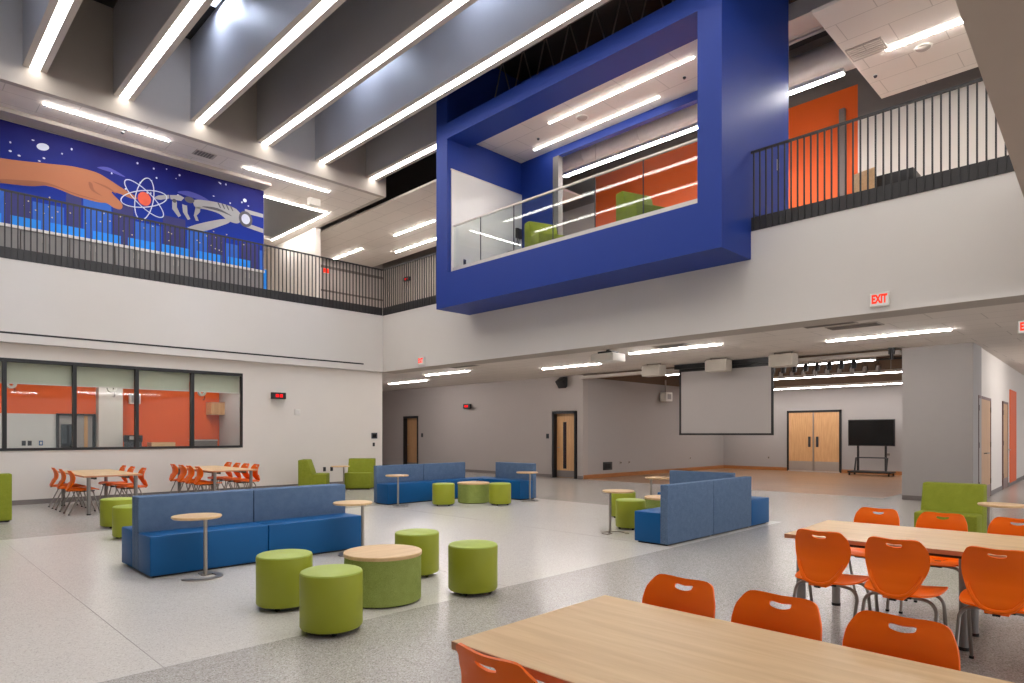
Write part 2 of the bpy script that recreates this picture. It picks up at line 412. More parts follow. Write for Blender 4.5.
B(-0.19, -0.3, 0, 0.19, 0.14, 0.34).build('cabinet', M_door, ws); B(-0.2, -0.31, 0.34, 0.2, 0.14, 0.37).build('top', M_edge, ws)

# ------------------------------------------------------------------ left balcony face, floor, mural wall
struct('wall_balcony_left', MB().box(-9, YL, ZS, 10.79, YW, 4.95).box(-9, YW, 3.6, 10.79, 26, 5.2), M_fascia)
struct('wall_upper_left', B(-9, 18.02, ZF, 8.0, 18.25, ZT + 0.1), M_white)
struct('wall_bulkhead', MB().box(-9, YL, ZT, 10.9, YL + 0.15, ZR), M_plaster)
cl = MB(); cl.box(-9, YL + 0.15, ZT, 10.9, 18.64, ZT + 0.12); cl.box(10.42, 18.64, ZT, 10.9, 26, ZT + 0.12); cl.box(-9, 22.75, ZT, 10.42, 26, ZT + 0.12)
struct('ceiling_left', cl, M_tile_x)
struct('trim_3', MB().box(-9, 17.55, ZT - 0.09, 8.0, 18.02, ZT).box(10.78, YL + 0.15, ZT - 0.005, 10.9, 26, ZR), M_plaster)
struct('wall_passage', B(10.8, 20.3, ZF, 11.0, 26, ZT), M_white)
struct('wall_passage_end', B(7.5, 25, ZF, 10.8, 25.2, ZT), M_white)
struct('wall_passage_left', B(7.8, 18.25, ZF, 8.0, 25, ZT), M_white)
# mural
def PYm(x, y):           # a point of the mural sheet, metres
    return (x, y)
mu = thing('wall_mural', 'large painted mural of a tan arm, atom and grey robot arm on navy', 'mural', (5.0, 18.0, 5.25))
def mural_part(name, polys, m, depth):
    mb = MB()
    for p in polys: mb.prism([(a - 5.0, b - 5.25) for a, b in p], 0.012 - depth, 0.02, 'y')
    return mb.build(name, m, mu)
def smooth(pts, n=6):
    out = []; m = len(pts)
    for i in range(m):
        p0, p1, p2, p3 = pts[i - 1], pts[i], pts[(i + 1) % m], pts[(i + 2) % m]
        for k in range(n):
            t = k / n
            out.append(tuple(0.5 * (2 * p1[j] + (p2[j] - p0[j]) * t + (2 * p0[j] - 5 * p1[j] + 4 * p2[j] - p3[j]) * t * t + (3 * p1[j] - p0[j] - 3 * p2[j] + p3[j]) * t ** 3) for j in (0, 1)))
    return out
def ell(cx, cy, a, b, rot=0, n=28):
    return [(cx + a * math.cos(t) * math.cos(rot) - b * math.sin(t) * math.sin(rot), cy + a * math.cos(t) * math.sin(rot) + b * math.sin(t) * math.cos(rot)) for t in [2 * PI * i / n for i in range(n)]]
m, nt, bs = _new('mural night sky')
N, L = nt.nodes.new, nt.links.new
tc = N('ShaderNodeTexCoord'); sp = N('ShaderNodeSeparateXYZ'); L(tc.outputs['Object'], sp.inputs[0])
nz = N('ShaderNodeTexNoise'); nz.inputs['Scale'].default_value = 0.7; nz.inputs['Detail'].default_value = 5; L(tc.outputs['Object'], nz.inputs['Vector'])
ma = N('ShaderNodeMath'); ma.operation = 'MULTIPLY_ADD'; ma.inputs[1].default_value = 1.4; L(nz.outputs['Fac'], ma.inputs[0]); L(sp.outputs['Z'], ma.inputs[2])
mr = N('ShaderNodeMapRange'); mr.inputs['From Min'].default_value = 1.6; mr.inputs['From Max'].default_value = 3.9; L(ma.outputs[0], mr.inputs['Value'])
rp = N('ShaderNodeValToRGB'); rp.color_ramp.elements[0].color = rgb(30, 62, 168); rp.color_ramp.elements[1].color = rgb(30, 24, 92)
L(mr.outputs['Result'], rp.inputs['Fac']); L(rp.outputs['Color'], bs.inputs['Base Color']); bs.inputs['Roughness'].default_value = 0.5
bs.inputs['Specular IOR Level'].default_value = 0.1; M_sky = m
MX0 = -3.0
mural_part('painted_sky', [[(MX0, 5.25), (7.99, 5.25), (7.99, 8.39), (MX0, 8.39)]], M_sky, 0.0)
M_tan = mat('mural tan paint', (178, 108, 70), 0.6, var=0.08, scale=1.2)
M_tan2 = mat('mural brown paint', (150, 88, 58), 0.6)
M_mgrey = mat('mural grey paint', (168, 166, 168), 0.6, var=0.15, scale=3)
M_mdark = mat('mural dark grey paint', (84, 82, 90), 0.6)
M_mwhite = mat('mural white paint', (214, 220, 236), 0.6)
M_mred = mat('mural red paint', (232, 92, 62), 0.6, var=0.2, scale=5)
M_mcloud = mat('mural violet cloud paint', (72, 76, 170), 0.6)
M_mblue = mat('mural bright blue paint', (10, 138, 232), 0.6, var=0.05)
M_mmid = mat('mural middle blue paint', (26, 92, 190), 0.6, var=0.08)
M_mnavy = mat('mural navy paint', (42, 42, 108), 0.6, var=0.08)
rr = random.Random(3)
mural_part('painted_stars', [ell(rr.uniform(0.5, 7.8), rr.uniform(7.5, 8.3), rr.uniform(.012, .03), rr.uniform(.012, .03), 0, 8) for _ in range(40)] + [ell(2.83, 8.02, 0.12, 0.08, 0.3), ell(7.45, 7.98, .05, .05)], M_mwhite, 0.002)['kind'] = 'stuff'
mural_part('painted_cloud', [smooth([(3.9, 7.86), (4.15, 7.93), (4.5, 7.8), (4.2, 7.83)])], M_mcloud, 0.002)
mural_part('painted_cloud', [smooth([(5.7, 7.74), (5.95, 7.84), (6.3, 7.8), (6.55, 7.68), (6.1, 7.7)])], M_mcloud, 0.002)
# skyline
tw = []; lo = []; nv = []
x = MX0; i = 0
while x < 7.9:
    w = rr.uniform(0.3, 0.62); h = rr.uniform(6.65, 7.15)
    w = min(w, 7.95 - x)
    (tw if i % 2 else nv).append([(x, 5.26), (x + w, 5.26), (x + w, h), (x, h)]); x += w + 0.04; i += 1
x = MX0
while x < 7.5:
    w = rr.uniform(0.55, 0.75); w = min(w, 7.97 - x); lo.append([(x, 5.26), (x + w, 5.26), (x + w, 6.32), (x, 6.32)]); x += w + 0.16
mural_part('painted_towers', tw, M_mmid, 0.002); mural_part('painted_dark_towers', nv, M_mnavy, 0.003); mural_part('painted_low_buildings', lo, M_mblue, 0.004)
mural_part('painted_windows', [ell(rr.uniform(0, 7.9), rr.uniform(6.4, 6.95), .018, .018, 0, 4) for _ in range(60)], mat('mural window paint', (214, 196, 150), 0.6), 0.005)
# tan arm with one pointing finger (a plain shape of its own)
arm = smooth([(MX0, 7.42), (0.8, 7.46), (2.05, 7.53), (2.9, 7.66), (3.4, 7.74), (3.85, 7.74), (4.1, 7.66), (4.4, 7.52), (4.72, 7.38), (4.74, 7.31), (4.6, 7.31), (4.35, 7.36), (4.2, 7.34),
              (4.42, 7.12), (4.4, 6.98), (4.25, 6.98), (4.1, 7.05), (3.9, 7.03), (3.45, 7.06), (2.9, 7.15), (2.05, 6.98), (0.8, 6.9), (MX0, 6.86)], 5)
arm = [(max(MX0, a), b) for a, b in arm]
mural_part('painted_arm', [arm], M_tan, 0.006)
mural_part('painted_arm_shade', [smooth([(2.05, 6.99), (2.6, 7.06), (3.0, 7.17), (3.5, 7.09), (4.0, 7.07), (3.4, 7.13), (2.9, 7.22), (2.4, 7.14), (2.05, 7.06)]), smooth([(3.72, 7.45), (3.78, 7.28), (4.0, 7.2), (3.84, 7.3), (3.79, 7.45)]), smooth([(3.8, 7.5), (4.1, 7.46), (4.3, 7.34), (4.08, 7.42)])], M_tan2, 0.008)
# robot gripper
rb = [[(5.51, 7.62), (5.75, 7.68), (5.86, 7.64), (5.79, 7.54), (5.53, 7.52)], [(5.1, 7.43), (5.24, 7.54), (5.49, 7.62), (5.5, 7.53), (5.29, 7.44)],
      [(5.57, 7.48), (5.68, 7.49), (5.68, 7.35), (5.78, 7.15), (5.72, 7.1), (5.57, 7.28)], [(5.81, 7.46), (5.93, 7.45), (5.94, 7.26), (6.01, 7.12), (5.95, 7.08), (5.83, 7.26)],
      smooth([(6.12, 7.65), (6.51, 7.72), (6.91, 7.73), (7.22, 7.67), (7.35, 7.5), (7.27, 7.3), (7.01, 7.3), (6.75, 7.44), (6.41, 7.47), (6.14, 7.46)], 4),
      [(6.14, 7.46), (6.27, 7.5), (6.25, 7.36), (6.17, 7.25), (6.22, 7.12), (6.15, 7.11), (6.1, 7.23)], smooth([(5.93, 6.86), (6.14, 7.0), (6.56, 7.2), (6.93, 7.34), (7.04, 7.28), (6.75, 7.09), (6.36, 6.88), (6.02, 6.82)], 4),
      [(7.45, 7.74), (7.97, 7.72), (7.97, 7.62), (7.45, 7.62)], [(7.48, 7.36), (7.97, 7.3), (7.97, 7.18), (7.48, 7.24)]]
for p_ in rb: mural_part('painted_robot_segment', [p_], M_mgrey, 0.006)
mural_part('painted_robot_shade', [smooth([(6.3, 7.52), (6.7, 7.58), (7.1, 7.45), (6.8, 7.5)], 4)], M_mdark, 0.008)
for e_ in (ell(7.47, 7.46, 0.19, 0.22), ell(5.99, 7.62, 0.12, 0.08), ell(5.62, 7.5, 0.05, 0.05)): mural_part('painted_robot_joint', [e_], M_mdark, 0.008)
mural_part('painted_vent_lines', [[(6.7 + .11 * i, 7.73), (6.74 + .11 * i, 7.73), (6.8 + .11 * i, 7.6), (6.77 + .11 * i, 7.6)] for i in range(4)], M_mdark, 0.008)
mural_part('painted_robot_hub', [ell(7.47, 7.46, 0.12, 0.14)], M_mwhite, 0.010)
mural_part('painted_nucleus', [ell(4.92, 7.37, 0.15, 0.17)], M_mred, 0.008)
orb = MB()
for a in (0.35, 0.35 + PI / 3, 0.35 + 2 * PI / 3):
    orb.tube([(px - 5.0, 0.006, pz - 5.25) for px, pz in ell(4.92, 7.37, 0.55, 0.2, a, 40)], 0.012, 6, True)
orb.build('painted_orbits', M_mwhite, mu)
# low cabinets and worktop under the mural
for i in range(9):
    x = 0.1 + i * 0.9
    cb = thing('low_cabinet', '', 'cabinet', (x, 17.72, ZF), 0, 'grey low cabinets under the mural')
    cb['label'] = 'grey two door low cabinet under the mural, %s from the mural\'s right edge' % ('ninth', 'eighth', 'seventh', 'sixth', 'fifth', 'fourth', 'third', 'second', 'first')[i]
    B(-0.445, -0.2, 0.06, 0.445, 0.24, 0.72).build('carcass', M_vent, cb)
    for s in (-1, 1):
        d = B(s * 0.012, -0.22, 0.08, s * 0.435, -0.2, 0.70).build('door', M_cab, cb)
        B(s * 0.05, -0.235, 0.5, s * 0.065, -0.22, 0.64).build('handle', M_steel, d)
    B(-0.445, -0.16, 0, 0.445, 0.24, 0.06).build('plinth', M_black, cb)
tag(B(-0.4, 17.48, ZF + 0.72, 7.78, 17.97, ZF + 0.78).build('worktop', M_countert), 'long white worktop over the grey low cabinets under the mural', 'worktop')
tag(B(7.93, 17.9, ZF, 8.03, 17.98, ZF + 0.92).build('corner_guard', M_mblue), 'bright blue corner guard at the mural right edge', 'corner guard')

# ------------------------------------------------------------------ back balcony (two storeys)
fb = MB(); fb.prism([(10.79, 0.93), (11.37, 0.93), (11.37, YW), (10.79, YW)], ZS, 4.95)
struct('wall_balcony_back', fb, M_fascia)
struct('trim_4', MB().box(10.795, 0.93, ZS - 0.004, 11.37, 16.39, ZS).box(16.0, 3.98, 3.2, 16.2, 12.98, 3.29), M_plaster)
struct('floor_upper', MB().box(11.0, -9, 4.6, 16.4, 26, ZF), M_tz_white)  # kept pale, though unseen, to bounce light onto the upper ceilings
struct('ceiling_low', MB().box(11.37, -3, ZC, 16.2, 26, ZC + 0.1).box(16.2, -3, ZC, 36, 3.7, ZC + 0.1), M_tile_low)
struct('wall_grey', MB().box(XG, 14.32, 0, XG + 0.25, 21.72, ZC + 0.05).box(XG, 22.75, 0, XG + 0.25, 26.2, ZC + 0.05).box(XG, 21.72, 2.21, XG + 0.25, 22.75, ZC + 0.05).box(XG, 12.98, 0, XG + 0.25, 13.22, ZC + 0.05).box(XG, 13.22, 2.21, XG + 0.25, 14.32, ZC + 0.05), M_grey)
struct('baseboard_grey', MB().box(XG - 0.012, 14.32, 0, XG, 21.7, 0.1).box(XG - 0.012, 22.77, 0, XG, 26, 0.1).box(XG - 0.012, 12.98, 0, XG, 13.22, 0.1), M_basegrey)
struct('wall_passage_low', B(10.7, 26, 0, 16.4, 26.2, ZC), M_grey)
struct('wall_column', B(XG, 2.68, 0, XG + 0.9, 3.98, ZC + 0.02), M_column)
struct('baseboard_column', MB().box(XG - 0.012, 2.68, 0, XG, 3.98, 0.1), M_basegrey)
# stage recess
SZ = 3.27
struct('wall_stage', MB().box(XG + 0.25, 12.98, 0, XD, 13.2, SZ).box(XD, 3.9, 0, XD + 0.2, 13.2, SZ).box(XG + 0.9, 3.78, 0, XD, 3.98, SZ), M_column)
st = MB(); st.box(XG + 0.25, 12.98, SZ, XD, 13.2, 4.4); st.box(XD, 3.9, SZ, XD + 0.2, 13.2, 4.4); st.box(XG + 0.2, 3.78, SZ, XD, 3.98, 4.4)
st.box(16.25, 3.9, 4.3, XD, 13.2, 4.4); st.box(XG + 0.02, 3.98, ZS, XG + 0.25, 12.98, 4.4)
struct('ceiling_stage', st, M_brown)
struct('baseboard_stage', MB().box(XG + 0.02, 12.96, 0, XD, 12.98, 0.13).box(XD - 0.02, 10.3, 0, XD, 12.96, 0.13).box(XD - 0.02, 3.98, 0, XD, 8.3, 0.13), M_base_wood)

# doors ------------------------------------------------------------------
def single_door(name, y0, y1, m_leaf, window):
    o = bpy.data.objects.new(name, None); C.objects.link(o); o['kind'] = 'structure'; o.location = (XG, (y0 + y1) / 2, 0)
    w = (y1 - y0) / 2
    f = MB(); f.box(-0.03, -w, 0, 0.25, -w + 0.06, 2.2); f.box(-0.03, w - 0.06, 0, 0.25, w, 2.2); f.box(-0.03, -w, 2.12, 0.25, w, 2.2)
    f.build('door_frame', M_black, o)
    leaf = B(0.14, -w + 0.06, 0.01, 0.19, w - 0.06, 2.12).build('door_leaf', m_leaf, o)
    if window: B(0.132, 0.02, 0.3, 0.14, 0.16, 1.85).build('vision_panel', M_dglass, leaf)
    else: B(0.132, -w + 0.12, 0.7, 0.14, -w + 0.24, 1.9).build('vision_panel', M_dglass, leaf)
    B(0.134, -w + 0.07, 0.02, 0.14, w - 0.07, 0.24).build('kick_plate', M_basegrey, leaf)
    MB().tube([(0.14, w - 0.13, 1.0), (0.09, w - 0.13, 1.0), (0.085, w - 0.24, 1.0)], 0.011).build('door_handle', M_steel, leaf)
    return o
struct('wall_grey_return', MB().box(XG + 0.2, 13.22, 0, XG + 0.26, 14.32, 2.3).box(XG + 0.2, 21.6, 0, XG + 0.26, 22.9, 2.3), M_black)
single_door('door_1', 21.72, 22.75, M_door_dim, False)
single_door('door_2', 13.27, 14.27, M_door, True)
dd = bpy.data.objects.new('door_3', None); C.objects.link(dd); dd['kind'] = 'structure'; dd.location = (XD, 9.3, 0)
f = MB(); f.box(-0.06, -1.0, 0, 0.02, -0.93, 2.36); f.box(-0.06, 0.93, 0, 0.02, 1.0, 2.36); f.box(-0.06, -1.0, 2.28, 0.02, 1.0, 2.36); f.build('door_frame', M_black, dd)
for s in (-1, 1):
    lf = B(-0.04, s * 0.02, 0.04, 0, s * 0.93, 2.28).build('door_leaf', M_door, dd)
    B(-0.046, s * 0.03, 0.05, -0.04, s * 0.92, 0.4).build('kick_plate', M_kickp, lf)
    B(-0.075, s * 0.1, 0.95, -0.04, s * 0.19, 1.35, 0.012).build('door_handle', M_plate, lf)
B(-0.055, -0.025, 0.04, 0, 0.025, 2.28).build('astragal', M_steel, dd)
B(-0.08, -0.95, 0, 0.0, 0.95, 0.035).build('threshold', M_alu, dd)
# right corridor wall, turned two degrees
rw = bpy.data.objects.new('wall_right', None); C.objects.link(rw); rw['kind'] = 'structure'; rw.location = (XG, 2.68, 0); rw.rotation_euler = (0, 0, math.radians(2.0))
B(0.03, 0.0, 0, 20, 0.12, ZC + 0.02).build('wall_surface', M_white, rw)
B(0.02, -0.012, 0, 20, 0, 0.1).build('base_strip', M_basegrey, rw)
def rdoor(name, x0, x1, leaves, z1=2.22):
    o = bpy.data.objects.new(name, None); C.objects.link(o); o['kind'] = 'structure'
    a = math.radians(2.0); o.location = (XG + x0 * math.cos(a), 2.68 + x0 * math.sin(a), 0); o.rotation_euler = (0, 0, a)
    w = x1 - x0
    f = MB(); f.box(0, -0.03, 0, 0.05, 0, z1 + .06); f.box(w - .05, -0.03, 0, w, 0, z1 + .06); f.box(0, -0.03, z1, w, 0, z1 + .06); f.build('door_frame', mat('brown door frame', (112, 82, 74), 0.5), o)
    n = leaves; lw = (w - 0.1) / n
    for i in range(n):
        lf = B(0.05 + i * lw + .003, -0.02, 0.01, 0.05 + (i + 1) * lw - .003, -0.001, z1).build('door_leaf', M_door_dim, o)
        B(0.05 + i * lw + .02, -0.025, 0.02, 0.05 + (i + 1) * lw - .02, -0.02, 0.28).build('kick_plate', mat('brown kick plate', (120, 92, 84), 0.4), lf)
        xx = 0.05 + lw - .12 if i == 0 else 0.05 + lw + .12
        MB().tube([(xx, -0.02, 1.02), (xx, -0.07, 1.02), (xx + 0.13, -0.075, 1.02)], 0.012).build('door_handle', M_steel, lf)
        for z in (0.3, 1.15, 1.95): B(0.05 if i == 0 else w - .06, -0.035, z, 0.07 if i == 0 else w - .04, -0.02, z + 0.12).build('hinge', M_black, lf)
rdoor('door_4', 0.55, 2.45, 2); rdoor('door_5', 4.75, 5.85, 1, 2.25)
op = MB(); op.box(6.4, -0.02, 0.08, 8.0, 0, 2.7); o = op.build('painted_panel', M_orange_wall, rw)
struct('wall_corridor_end', B(35.8, -3, 0, 36, 4, ZC), M_white)

# upper back walls
struct('wall_upper_back', MB().box(XU, 12.27, ZF, XU + 0.2, 26, 8.62), M_grey)
struct('wall_upper_orange', B(XU, 4.79, ZF, XU + 0.2, 12.27, 9.4), M_orange_wall)
struct('wall_upper_right', B(XU, -9, ZF, XU + 0.2, 4.79, 8.62), M_white)
struct('wall_upper_band', MB().box(XU, 12.27, 8.62, XU + 0.2, 26, ZR).box(XU, -9, 8.62, XU + 0.2, 4.79, ZR).box(XU, 4.79, 9.4, XU + 0.2, 12.27, ZR), M_darkband)  # plain darker tone on the tops of the upper walls
struct('wall_upper_end', B(11.0, 23.9, ZF, XU, 24.1, ZR), M_grey)
struct('trim_5', MB().box(11.0, 23.87, 8.2, XU, 23.9, 8.3).box(11.0, 23.87, 7.25, XU, 23.9, 7.32), M_darkband)
struct('trim_6', B(XU - 0.1, 5.04, ZF, XU, 5.16, 8.92), M_ductdark)
struct('ceiling_upper_back', B(11.2, 12.1, ZT, 15.07, 23.6, ZT + 0.06), M_tile)
struct('ceiling_upper_right', B(11.2, -9, ZT, 15.07, 4.08, ZT + 0.06), M_tile)
struct('ceiling_deck', B(-9, -9, ZR, 18, 26.5, ZR + 0.1), M_deck)

struct('wall_front_left', B(-9.2, -9, 0, -9, 26, ZR), M_fascia)  # unseen wall added to keep bright world light off the floor at left
# ------------------------------------------------------------------ mezzanine over the viewer
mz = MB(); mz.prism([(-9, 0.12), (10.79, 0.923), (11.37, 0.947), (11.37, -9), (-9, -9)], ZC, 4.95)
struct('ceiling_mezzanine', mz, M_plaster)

# ------------------------------------------------------------------ deep ceiling baffles with light strips
names = ['outermost', 'second outermost', 'sixth', 'fifth', 'fourth', 'third', 'second']
order = {0.81: 'seventh', 2.41: 'sixth', 4.01: 'fifth', 5.61: 'fourth', 7.21: 'third', 8.81: 'second', 10.41: 'first'}
def baffle(x, y0, y1, label):
    o = thing('ceiling_baffle', label, 'ceiling baffle', (x, y1, 8.9), 0, 'deep grey ceiling baffles with light strips')
    l = y1 - y0
    B(-0.2, -l, 0.02, 0.2, 0, ZR - 8.9).build('side_panels', M_baffle, o)
    q = MB(); q.box(-0.2, -l, 0, -0.085, 0, 0.02); q.box(0.085, -l, 0, 0.2, 0, 0.02); q.build('bottom_flange', M_baffle_edge, o)
    B(-0.085, -l + 0.05, 0.004, 0.085, -0.02, 0.014).build('light_strip', E_beam, o)
    return o
for x in (0.81, 2.41, 4.01, 5.61, 7.21, 8.81):
    lab = {0.81: 'deep grey light baffle just off the upper left of the atrium', 2.41: 'deep grey ceiling baffle with white light strip, leftmost in the photo',
           4.01: 'grey light baffle, second from the left, ending above the pointing tan hand', 5.61: 'grey light baffle, third from the left, ending above the atom', 7.21: 'grey light baffle, fourth from the left, ending above the robot arm',
           8.81: 'longest grey light baffle, ending nearest the blue box among full length ones'}[x]
    baffle(x, -9 if x < 8 else -9, YL, lab)
baffle(10.41, 12.4, YL, 'short grey light baffle cut off behind the blue box')

for i, x in enumerate((2.0, 5.2, 8.4)):  # cool lamps added high between baffles to put bluish glow on their sides
    for j, y in enumerate((4.4, 9.2, 13.4)):
        yy = y + (0.7 if i == 1 else 0)
        o = thing('lamp', 'cool skylight added between baffles above the atrium, bay %s, %s' % (('left', 'middle', 'right')[i], ('near', 'middle', 'far')[j]), 'lamp', (x, yy, ZR), 0, 'small lamps added between the baffles')
        q = MB(); q.box(-0.17, -0.4, -0.06, -0.14, 0.4, 0); q.box(0.14, -0.4, -0.06, 0.17, 0.4, 0); q.box(-0.14, -0.4, -0.06, 0.14, -0.37, 0); q.box(-0.14, 0.37, -0.06, 0.14, 0.4, 0); q.build('frame', M_baffle, o)
        B(-0.14, -0.37, -0.035, 0.14, 0.37, -0.02).build('panel', E_cool, o)

# linear ceiling lights ------------------------------------------------------------------
def strip(p0, p1, z, label, group, w=0.03, pend=0.0):
    E_ = E_class if z < 3.0 else E_stage if 3.1 < z < 3.34 else E_low if z < 4 else E_box if z > 8.6 else E_strip
    (x0, y0), (x1, y1) = p0, p1
    L_ = math.hypot(x1 - x0, y1 - y0); a = math.atan2(y1 - y0, x1 - x0)
    o = thing('linear_ceiling_light', label, 'ceiling light', ((x0 + x1) / 2, (y0 + y1) / 2, z), a, group)
    B(-L_ / 2, -w / 2 - 0.008, -0.012, L_ / 2, w / 2 + 0.008, 0.012 if not pend else 0.07).build('housing', M_whitebox, o)
    B(-L_ / 2 + 0.01, -w / 2, -0.03, L_ / 2 - 0.01, w / 2, -0.012).build('diffuser', E_, o)
    if pend:
        for s in (-1, 1): MB().cyl((s * L_ * 0.35, 0, 0.07), (s * L_ * 0.35, 0, pend), 0.006, 6).build('hanger', M_steel, o)
    return o
g1 = 'linear lights in the balcony ceiling above the mural'
strip((2.64, 16.75), (5.12, 16.75), ZT, 'white linear light above the mural, left one near the arm', g1)
strip((7.02, 17.0), (9.47, 17.0), ZT, 'white linear light above the mural, right one near the robot arm', g1)
strip((8.25, 18.66), (10.36, 18.66), ZT, 'linear light along the front of the dark ceiling opening', g1)
strip((10.36, 18.72), (10.36, 22.7), ZT, 'linear light running back along the dark ceiling opening', g1)
g2 = 'linear lights in the back upper ceiling'
strip((13.25, 21.3), (13.25, 23.4), ZT, 'linear light deepest in the upper back ceiling behind the railing', g2)
strip((13.2, 16.8), (13.2, 19.1), ZT, 'linear light beside the blue box, upper of two', g2)
strip((14.45, 18.3), (14.45, 20.8), ZT, 'linear light beside the blue box, lower of two', g2)
strip((13.2, 3.5), (13.2, 1.0), ZT, 'linear light in the tile ceiling above the right railing', g2)
strip((13.2, -0.6), (13.2, -4), ZT, 'added unseen linear light in the tile ceiling beyond the right edge', g2)  # added out of view to brighten the upper right wall
strip((11.1, 9.9), (11.1, 6.2), 8.63, 'front linear light in the ceiling inside the blue box', 'linear lights inside the blue box')
strip((11.88, 11.1), (11.88, 7.45), 8.63, 'rear linear light in the ceiling inside the blue box', 'linear lights inside the blue box')
strip((13.3, 11.3), (13.3, 4.25), 8.42, 'long hanging linear light in the corridor behind the blue box', None, 0.1, 2.38)
g3 = 'linear lights under the balcony'
for (x, y0, y1, lab) in [(13.85, 12.6, 10.5, 'linear soffit light left of the projector'), (12.65, 8.75, 6.45, 'linear soffit light right of the projector'), (13.8, 4.75, 2.6, 'linear soffit light under the large exit sign'),
                         (13.87, 20.4, 18.1, 'farthest linear soffit light, near the dim oak door'), (12.68, 16.6, 14.5, 'linear soffit light by the corner of the white wall')]:
    strip((x, y0), (x, y1), ZC, lab, g3)
g4 = 'linear lights over the stage'
strip((17.6, 4.9), (17.6, 10.8), 3.3, 'front linear stage light crossed by spotlights', g4, 0.08, 0.98)
strip((21.74, 4.6), (21.74, 11.5), 3.32, 'middle linear stage light', g4, 0.08, 0.96)
strip((24.5, 4.2), (24.5, 12.4), 3.17, 'rear linear stage light along the stage back wall', g4, 0.09, 1.0)
strip((21.5, 1.0), (18.5, 1.0), ZC, 'linear light in the right corridor ceiling', None)
for i, x in enumerate((30.0,)): strip((x, 0.6), (x + 2, 0.6), ZC, 'linear light deep in the right corridor ceiling', None)
for i, (x, lab) in enumerate(((1.5, 'left ceiling light inside the classroom behind the window'), (4.2, 'middle ceiling light inside the classroom behind the window'), (6.6, 'right ceiling light inside the classroom behind the window'))):
    strip((x, 17.2), (x, 19.3), 2.98, lab, 'classroom ceiling lights')
strip((2.0, -3.6), (5.5, -3.6), ZC, 'added unseen linear light under the mezzanine behind the viewer', None)  # this and the next are unseen, added to brighten the front tables
strip((6.5, -1.2), (10, -1.2), ZC, 'added unseen linear light under the mezzanine right of the viewer', None)

# ------------------------------------------------------------------ railings
def railing(name, label, p0, p1, n, z0=4.95, ztrim=5.18, ztop=6.32):
    p0, p1 = Vector(p0), Vector(p1); d = (p1 - p0); Ln = d.length; a = math.atan2(d.y, d.x)
    o = thing(name, label, 'railing', (p0.x, p0.y, z0), a, None)
    B(0, -0.02, ztop - z0 - 0.035, Ln, 0.02, ztop - z0).build('top_rail', M_rail, o)
    B(0, 0.0, 0.0, Ln, 0.012, ztrim - z0).build('kick_plate', M_kick, o)
    first = None
    for i in range(n):
        x = (i + 0.5) * Ln / n
        if first is None:
            first = B(-0.0105, -0.022, 0.0, 0.0105, 0.0, ztop - z0 - 0.035).build('baluster', M_rail, o); b = first
        else:
            b = first.copy(); C.objects.link(b); b.parent = o
        b.location = (x, 0, 0)
    return o
railing('balcony_railing', 'long dark bar railing in front of the mural', (0.3, YL, 0), (10.775, YL, 0), 100)
railing('balcony_railing', 'short dark bar railing between left corner and blue box', (10.787, YL + 0.001, 0), (10.787, 12.35, 0), 37)
railing('balcony_railing', 'dark bar railing to the right of the blue box', (10.78, 4.94, 0), (10.78, 0.95, 0), 38)

# ------------------------------------------------------------------ blue box frame
XF, XK = 9.73, 12.4
Y0, Y1, Y0i, Y1i = 4.95, 12.32, 5.38, 11.91
bx = MB()
bx.box(XF, Y0, 4.465, 10.79, Y1, 5.285)                       # bottom beam (projects past the balcony)
bx.box(10.79, Y0, 4.951, 10.9, Y1, 5.285)
bx.box(XF, Y0, 5.285, XK, Y0i, ZR); bx.box(XF, Y1i, 5.285, XK, Y1, ZR)     # side walls up to the roof
bx.box(XF, Y0i, 8.47, 10.42, Y1i, 8.84)                       # top beam
bx.box(XK - 0.15, 10.78, 5.285, XK, Y1i, ZR); bx.box(XK - 0.15, Y0i, 8.44, XK, 10.78, 8.8)
struct('wall_blue_frame', bx, M_blue)
struct('ceiling_blue_box', B(10.42, Y0i, 8.63, XK - 0.15, Y1i, 8.69), M_tile)
struct('floor_blue_box', B(10.9, Y0i, 5.2, XK, Y1i, 5.285), M_tz_white)
struct('trim_7', B(XK - 0.16, 10.60, 5.285, XK + 0.01, 10.78, 8.44), M_cab)
wb = thing('whiteboard', 'white wall panel covering the left wall inside the blue box', 'whiteboard', (11.1, Y1i, 5.29))
B(-1.25, -0.03, 0, 1.16, 0, 2.46).build('panel', M_board, wb); q = MB(); q.box(-1.27, -0.034, 2.46, 1.18, 0, 2.49); q.box(1.16, -0.034, 0, 1.18, 0, 2.46); q.build('edge_trim', M_alu, wb)
gr = thing('glass_railing', 'frameless glass railing with metal cap inside the blue frame', 'railing', (9.9, Y1i - 0.036, 5.285), -PI / 2)
Lg = Y1i - Y0i - 0.036; ys = [0, 0.95, 2.02, 3.15, 4.23, 5.32, Lg]
B(0, -0.03, 0, Lg, 0.05, 0.13).build('base_channel', M_alu, gr)
B(0, -0.012, 1.12, Lg, 0.032, 1.155).build('top_rail', M_alu, gr)
for a in ys[1:-1]: B(a - 0.006, 0.0, 0.05, a + 0.006, 0.02, 1.12).build('joint_strip', M_plate, gr)
for a, b in zip(ys, ys[1:]): B(a + 0.006, 0.004, 0.05, b - 0.006, 0.016, 1.12).build('glass_panel', M_rglass, gr)

